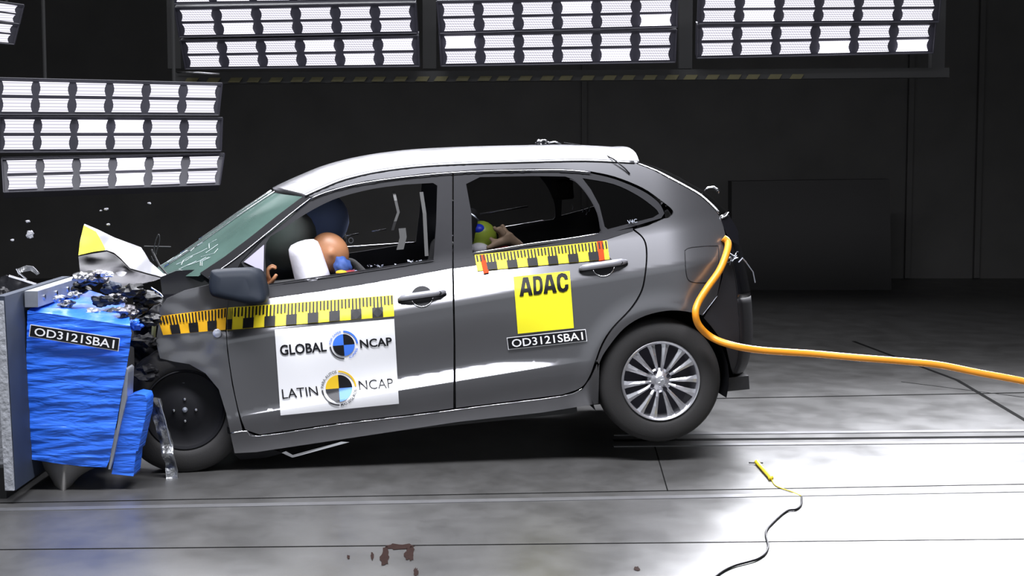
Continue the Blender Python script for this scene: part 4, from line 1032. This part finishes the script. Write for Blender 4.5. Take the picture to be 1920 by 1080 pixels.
def logo(cx, cy, r, R, c1, c2, c3, c4, ring1, ring2):
    for nm, a0, c in (('logo_quarter', 270, c1), ('logo_quarter', 0, c2), ('logo_quarter', 90, c3), ('logo_quarter', 180, c4)):
        flat2d(nm, [arc_poly(cx, cy, 0, r, a0, a0 + 90)], f1, c, st, 30)
    flat2d('logo_ring', [arc_poly(cx, cy, R - 3, R, 2, 88)], f1, ring1, st, 30)
    flat2d('logo_ring', [arc_poly(cx, cy, R - 3, R, 182, 268)], f1, ring2, st, 30)
logo(644.5, 647, 20.5, 27, M['blueink'], M['ink'], M['blueink'], M['ink'], M['blueink'], M['grey_ink'])
logo(635.5, 728, 25, 33, M['goldink'], M['ink'], M['skyink'], M['grey_ink'], M['goldink'], M['grey_ink'])
def arc_text(s, cx, cy, R, h, a0, a1, m, flip=False):
    uv, Fc = text_mesh(s, 0.01); V = []
    for u, v in uv:
        if not flip: a = radians(a0 + (a1 - a0) * u - 4.5); r = R - h * v
        else: a = radians(a0 + (a1 - a0) * u - 4.5); r = R - h * (1 - v)
        V.append(f1(cx + r * sin(a), cy - r * cos(a)))
    mesh_obj('ring_lettering', V, Fc, m, st)
arc_text('PARA AUTOS', 635.5, 728, 34, 5.5, 275, 356, M['grey_ink']); arc_text('MAS SEGUROS', 635.5, 728, 34, 5.5, 178, 98, M['grey_ink'], True)
arc_text('FOR SAFER', 644.5, 647, 27.5, 4, 278, 354, M['blueink']); arc_text('CARS', 644.5, 647, 27.5, 4, 160, 108, M['blueink'], True)
# ADAC
ad = panel('sticker', A((963, 519), (1068, 508), (1076, 615), (971, 626)), M['adac'], car, off=-0.006, thick=0.002, step=9, rnd=0, label='square yellow sticker reading ADAC')
qa = quadmap([(973, 521), (1064, 511), (1067, 546), (974, 556)])
LA = ([(0.30, 0), (0.70, 0), (1.0, 1), (0.70, 1), (0.655, 0.80), (0.345, 0.80), (0.30, 1), (0, 1)], [(0.5, 0.24), (0.60, 0.60), (0.40, 0.60)])
LD = ([(0, 0), (0.55, 0), (0.80, 0.05), (0.95, 0.2), (1, 0.4), (1, 0.6), (0.95, 0.8), (0.80, 0.95), (0.55, 1), (0, 1)], [(0.31, 0.19), (0.52, 0.19), (0.64, 0.26), (0.69, 0.42), (0.69, 0.58), (0.64, 0.74), (0.52, 0.81), (0.31, 0.81)])
LC = ([(1, 0.36), (0.97, 0.18), (0.83, 0.05), (0.5, -0.02), (0.17, 0.05), (0.03, 0.2), (0, 0.4), (0, 0.6), (0.03, 0.8), (0.17, 0.95), (0.5, 1.02), (0.83, 0.95), (0.97, 0.82), (1, 0.62), (0.70, 0.62), (0.66, 0.77), (0.5, 0.83), (0.36, 0.76), (0.31, 0.6), (0.31, 0.4), (0.36, 0.24), (0.5, 0.17), (0.66, 0.24), (0.70, 0.36)], None)
fA = SO(0.009)
for (u0, u1), (ou, ho) in zip(((0, 0.27), (0.285, 0.48), (0.485, 0.755), (0.765, 1.0)), (LA, LD, LA, LC)):
    g_ = lambda P_: [qa(u0 + (u1 - u0) * a_, b_) for a_, b_ in P_]
    V2, T = tri2d(g_(ou), [g_(ho)] if ho else (), 5, False)
    V2, T = refine(V2, T); mesh_obj('lettering', [fA(*v) for v in V2], T, M['ink'], ad)
plate(car, [(950, 633), (1098, 617), (1101, 640), (953, 656)], lambda off: SO(0.006 + off), [(0.055, 0.2), (0.955, 0.2), (0.955, 0.84), (0.055, 0.84)])

# ================================================================== OCCUPANTS, AIRBAGS
def ell(name, c, r, m, parent=None, rot=0.0, label=None, pw=1.0, sub=3, bumpy=0.0):
    bm = bmesh.new(); bmesh.ops.create_icosphere(bm, subdivisions=sub, radius=1); V = []
    for v in bm.verts:
        q = Vector((v.co.x * r[0], v.co.y * r[1], v.co.z * r[2]))
        if bumpy: q *= 1 + bumpy * noise.noise(v.co * 2.3)
        q = Vector((q.x * cos(rot) + q.z * sin(rot), q.y, -q.x * sin(rot) + q.z * cos(rot)))
        V.append(Vector(c) + EX * q.x + EY * q.y + EZ * q.z)
    Fc = [tuple(v.index for v in f.verts) for f in bm.faces]; bm.free(); return mesh_obj(name, V, Fc, m, parent, True, label)
# airbags are parts of the car
V = []; n = 28
a, b = LP(566, 452, 0.30), LP(588, 528, 0.30); dr = (b - a).normalized(); sd = dr.cross(EY).normalized()
ab = MB(); ts_ = [0, .03, .1, .25, .5, .75, 1.0]; 
rings = []
for t in ts_:
    r = 0.078 * (0.35 if t == 0 else 0.75 if t == .03 else 0.95 if t == .1 else 1.0) + 0.012 * t
    c = a + (b - a) * t * 1.1
    rings.append([c + (sd * cos(2 * pi * k / n) * r + EY * sin(2 * pi * k / n) * r * 1.6) for k in range(n)])
Vv = [p for R in rings for p in R]; Fc = [(i * n + k, i * n + (k + 1) % n, (i + 1) * n + (k + 1) % n, (i + 1) * n + k) for i in range(len(rings) - 1) for k in range(n)] + [tuple(range(n)), tuple((len(rings) - 1) * n + k for k in range(n))]
mesh_obj('driver_airbag', Vv, Fc, M['airbag'], car, True, 'inflated white driver airbag')
ell('airbag_rear_face', LP(545, 450, 0.62), (0.13, 0.20, 0.16), M['airbaggrey'], car, 0.4)
ell('passenger_airbag', LP(600, 412, 1.15), (0.16, 0.22, 0.16), M['airbagblue'], car, 0.2)
# driver dummy
def skin_fig(name, joints, edges, rad, m, parent=None, sub=2):
    me = bpy.data.meshes.new(name); me.from_pydata([tuple(j) for j in joints], edges, []); me.update()
    o = bpy.data.objects.new(name, me); COL.objects.link(o); me.materials.append(m)
    mo = o.modifiers.new('skin', 'SKIN'); mo.use_smooth_shade = True
    for i, r in enumerate(rad): me.skin_vertices[0].data[i].radius = (r, r)
    me.skin_vertices[0].data[0].use_root = True
    s = o.modifiers.new('sub', 'SUBSURF'); s.levels = sub; s.render_levels = sub
    if parent: o.parent = parent; o.matrix_parent_inverse = root_inv(parent)
    return o
hip = toW((-1.33, 0.45, 0.20))
drv = thing('driver_dummy', 'crash test dummy in the driver seat, brown head pressed into the white airbag', 'crash test dummy', hip)
hc = LP(619, 474, 0.42)
L_ = lambda x, y, z: toW((x, y, z))
hl = toL(hc)
neck = L_(hl.x + 0.07, 0.44, hl.z - 0.10)
J = [hip, L_(-1.36, 0.45, 0.36), L_(-1.42, 0.45, 0.48), neck, L_(-1.43, 0.27, 0.44), L_(-1.62, 0.25, 0.34), L_(-1.80, 0.33, 0.44), L_(-1.43, 0.63, 0.44), L_(-1.62, 0.66, 0.34), L_(-1.80, 0.58, 0.44),
     L_(-1.36, 0.34, 0.20), L_(-1.75, 0.32, 0.27), L_(-1.98, 0.32, 0.02), L_(-1.36, 0.56, 0.20), L_(-1.75, 0.58, 0.27), L_(-1.98, 0.58, 0.02)]
E = [(0, 1), (1, 2), (2, 3), (2, 4), (4, 5), (5, 6), (2, 7), (7, 8), (8, 9), (0, 10), (10, 11), (11, 12), (0, 13), (13, 14), (14, 15)]
skin_fig('body', J, E, [.13, .13, .14, .05, .06, .045, .03, .06, .045, .03, .08, .065, .045, .08, .065, .045], M['shirt'], drv)
def head(c, s, m, parent, rot):
    """dummy head with brow, nose, chin and ears; faces forward (-x)"""
    bm = bmesh.new(); bmesh.ops.create_icosphere(bm, subdivisions=4, radius=1); V = []
    for v in bm.verts:
        x, y, z = v.co; q = Vector((x * 0.098, y * 0.077, z * 0.115))
        if z < 0: q.y *= 1 - 0.25 * z * z; q.x *= 1 - 0.12 * (z * z) * (1 if x > 0 else 0.2)
        g = lambda cx, cy, cz, w: math.exp(-((x - cx) ** 2 + (y - cy) ** 2 + (z - cz) ** 2) / w)
        q.x -= 0.022 * g(-0.98, 0, -0.12, 0.02) + 0.010 * g(-0.85, 0, -0.72, 0.05) + 0.008 * g(-0.9, 0, 0.25, 0.06)
        q.x += 0.010 * g(-0.9, 0.35, 0.05, 0.02) + 0.010 * g(-0.9, -0.35, 0.05, 0.02) + 0.006 * g(-0.9, 0, -0.45, 0.012)
        q.y += 0.014 * (g(0.05, 1, 0, 0.03) - g(0.05, -1, 0, 0.03))
        q = q * s; q = Vector((q.x * cos(rot) + q.z * sin(rot), q.y, -q.x * sin(rot) + q.z * cos(rot)))
        V.append(c + EX * q.x + EY * q.y + EZ * q.z)
    Fc = [tuple(v.index for v in f.verts) for f in bm.faces]; bm.free(); return mesh_obj('head', V, Fc, m, parent, True)
head(hc, 0.95, M['skin'], drv, -0.5)
ell('shoulder_cover', LP(643, 501, 0.27), (0.042, 0.05, 0.055), M['shirt'], drv, -0.3, 'blue shoulder cover', bumpy=0.3)
ell('arm_marker', LP(640, 511, 0.20), (0.028, 0.02, 0.012), M['amber'], drv, 0.1, 'orange arm marking')
ell('sleeve', LP(655, 513, 0.24), (0.06, 0.04, 0.018), M['redcloth'], drv, 0.1)
hw = toL(LP(500, 527, 0.30))
HJ = [(-0.0, 0, -0.09), (0, 0, -0.03), (0.005, 0, 0.015)]; HE = [(0, 1), (1, 2)]; HR = [.022, .026, .026]
for k, (dy, ln) in enumerate(((-0.032, 0.8), (-0.011, 0.95), (0.011, 0.9), (0.032, 0.72))):
    b0 = len(HJ); HJ += [(0.008, dy, 0.03), (0.012, dy * 1.1, 0.03 + 0.035 * ln), (0.035, dy * 1.1, 0.03 + 0.05 * ln), (0.055, dy, 0.03 + 0.035 * ln)]; HE += [(2, b0), (b0, b0 + 1), (b0 + 1, b0 + 2), (b0 + 2, b0 + 3)]; HR += [.010, .009, .0085, .0075]
b0 = len(HJ); HJ += [(0.02, -0.04, -0.01), (0.04, -0.055, 0.015), (0.055, -0.05, 0.035)]; HE += [(1, b0), (b0, b0 + 1), (b0 + 1, b0 + 2)]; HR += [.012, .010, .009]
skin_fig('hand', [toW((hw.x + a_, hw.y + b_, hw.z + c_)) for a_, b_, c_ in HJ], HE, HR, M['skin'], drv)
# passenger dummy
ph = toW((-1.33, 1.29, 0.20)); pas = thing('passenger_dummy', 'front passenger crash test dummy in dark clothing beyond the driver dummy', 'crash test dummy', ph)
J2 = [p + EY * 0.84 for p in J]; skin_fig('body', J2, E, [.13, .13, .14, .05, .06, .045, .03, .06, .045, .03, .08, .065, .045, .08, .065, .045], M['seat'], pas)
head(neck + EY * 0.85 + EZ * 0.12 - EX * 0.06, 0.95, M['seat'], pas, -0.4)
# child dummy in the rear
cc = LP(908, 448, 0.36); cl_ = toL(cc)
chd = thing('child_dummy', 'child crash test dummy at the rear window with a green and blue painted head', 'crash test dummy', toW((cl_.x + 0.2, 0.42, 0.14)))
ell('head', LP(903, 445, 0.40), (0.078, 0.075, 0.085), M['greenpaint'], chd, 0, 'yellow-green painted head')
ell('head_cap', LP(898, 431, 0.385), (0.045, 0.055, 0.035), M['bluepaint'], chd, 0, 'blue patch on the head')
ell('bib', LP(898, 468, 0.33), (0.055, 0.06, 0.035), M['airbag'], chd, 0.1, 'pale cloth below the head')
# forearm, hand with fingers
jj = [LP(985, 478, 0.36), LP(968, 458, 0.33), LP(948, 446, 0.30), LP(938, 432, 0.28), LP(936, 424, 0.28), LP(935, 459, 0.28), LP(922, 462, 0.27), LP(912, 466, 0.27), LP(926, 452, 0.29), LP(918, 446, 0.30), LP(945, 428, 0.31), LP(940, 421, 0.31), LP(928, 430, 0.27), LP(926, 424, 0.27)]
skin_fig('arm', jj, [(0, 1), (1, 2), (2, 3), (3, 4), (2, 5), (5, 6), (6, 7), (5, 8), (8, 9), (2, 10), (10, 11), (3, 12), (12, 13)], [.034, .032, .032, .016, .013, .024, .015, .012, .012, .010, .012, .010, .011, .009], M['tan'], chd)
skin_fig('body', [toW((cl_.x + 0.28, 0.42, 0.16)), toW((cl_.x + 0.22, 0.42, 0.32)), toW((cl_.x + 0.12, 0.42, cl_.z - 0.10)), toW((cl_.x + 0.03, 0.42, cl_.z - 0.04))], [(0, 1), (1, 2), (2, 3)], [.10, .10, .07, .035], M['redcloth'], chd)
# glass crumbs on the sill
for k, (cx, cy, wdt) in enumerate(((703, 499, 16), (738, 498, 6), (777, 490, 12), (792, 489, 5), (665, 507, 5))):
    random.seed(80 + k); mb = MB()
    for j in range(int(wdt * 1.6)):
        c = S(cx + random.uniform(-wdt, wdt), cy + random.uniform(-2.5, 2.5) - 0.12 * 0, 0.02); c = c + EY * random.uniform(-0.005, 0.01); r = random.uniform(0.002, 0.005)
        mb.add([c + Vector((random.uniform(-r, r) * 1.4, random.uniform(-r, r), random.uniform(-r, r))) for _ in range(4)], [(0, 1, 2), (0, 1, 3), (0, 2, 3), (1, 2, 3)])
    o = mb.build('glass_crumbs', M['clear']); o['kind'] = 'stuff'; tag(o, ['broad', 'small', 'long rear', 'rearmost', 'foremost'][k] + ' heap of broken glass crumbs on the front window sill', 'broken glass', 'glass crumbs on the front window sill')

# ================================================================== CABLES
cpts = [((1356, 446), 0.02), ((1365, 455), 0.0), ((1362, 475), -0.03), ((1349, 507), -0.05), ((1326, 540), -0.07), ((1309, 568), -0.08), ((1304, 588), -0.09), ((1311, 611), -0.09), ((1335, 633), -0.09), ((1375, 648), -0.09), ((1430, 657), -0.06), ((1520, 663), 0.0), ((1600, 670), 0.0), ((1700, 678), 0.0), ((1765, 685), 0), ((1835, 699), -0.02), ((1925, 716), -0.05), ((2050, 745), -0.1)]
pp = []
for (x, y), d in cpts:
    b_ = S(x, y, -0.03).y if x < 1372 else None
    pp.append(WP(x, y, (b_ + d * 0.6) if b_ is not None else (0.02 + d)))
cab = MB().tube(catmull(pp, 8), 0.0175, 14).build('orange_cable', M['orange'], None, True)
tag(cab, 'thick orange cable hanging from the car tail and trailing off to the right', 'cable')
mb = MB(); a, b = FP(1419, 866, 0.012), FP(1446, 897, 0.012)
plug = thing('cable_connector', 'small yellow connector lying on the floor with a thin yellow lead', 'connector', (a + b) / 2)
d = (b - a).normalized()
MB().tube([a, a + d * 0.01, a + d * 0.02, b - d * 0.02, b - d * 0.01, b], [0.008, 0.014, 0.010, 0.010, 0.014, 0.006], 10).build('body', M['yellowplug'], plug, True)
MB().tube([a - Vector((.04, 0, 0.004)), a + d * 0.006 + Vector((0.03, 0, -0.004))], 0.004, 6).build('clip', M['darkmetal'], plug)
MB().tube(catmull([FP(*p, 0.004) for p in [(1446, 897), (1452, 908), (1464, 915), (1485, 922), (1503, 930)]], 4), 0.0028, 6).build('lead', M['yellowplug'], plug, True)
blk = MB().tube(catmull([FP(*p, 0.006) for p in [(1503, 931), (1502, 946), (1492, 955), (1475, 958), (1451, 978), (1436, 998), (1440, 1027), (1422, 1047), (1373, 1062), (1341, 1081), (1300, 1120)]], 6), 0.0048, 8).build('floor_cable', M['black'], None, True)
tag(blk, 'thin black cable winding over the bright floor plates to the lower edge', 'cable')
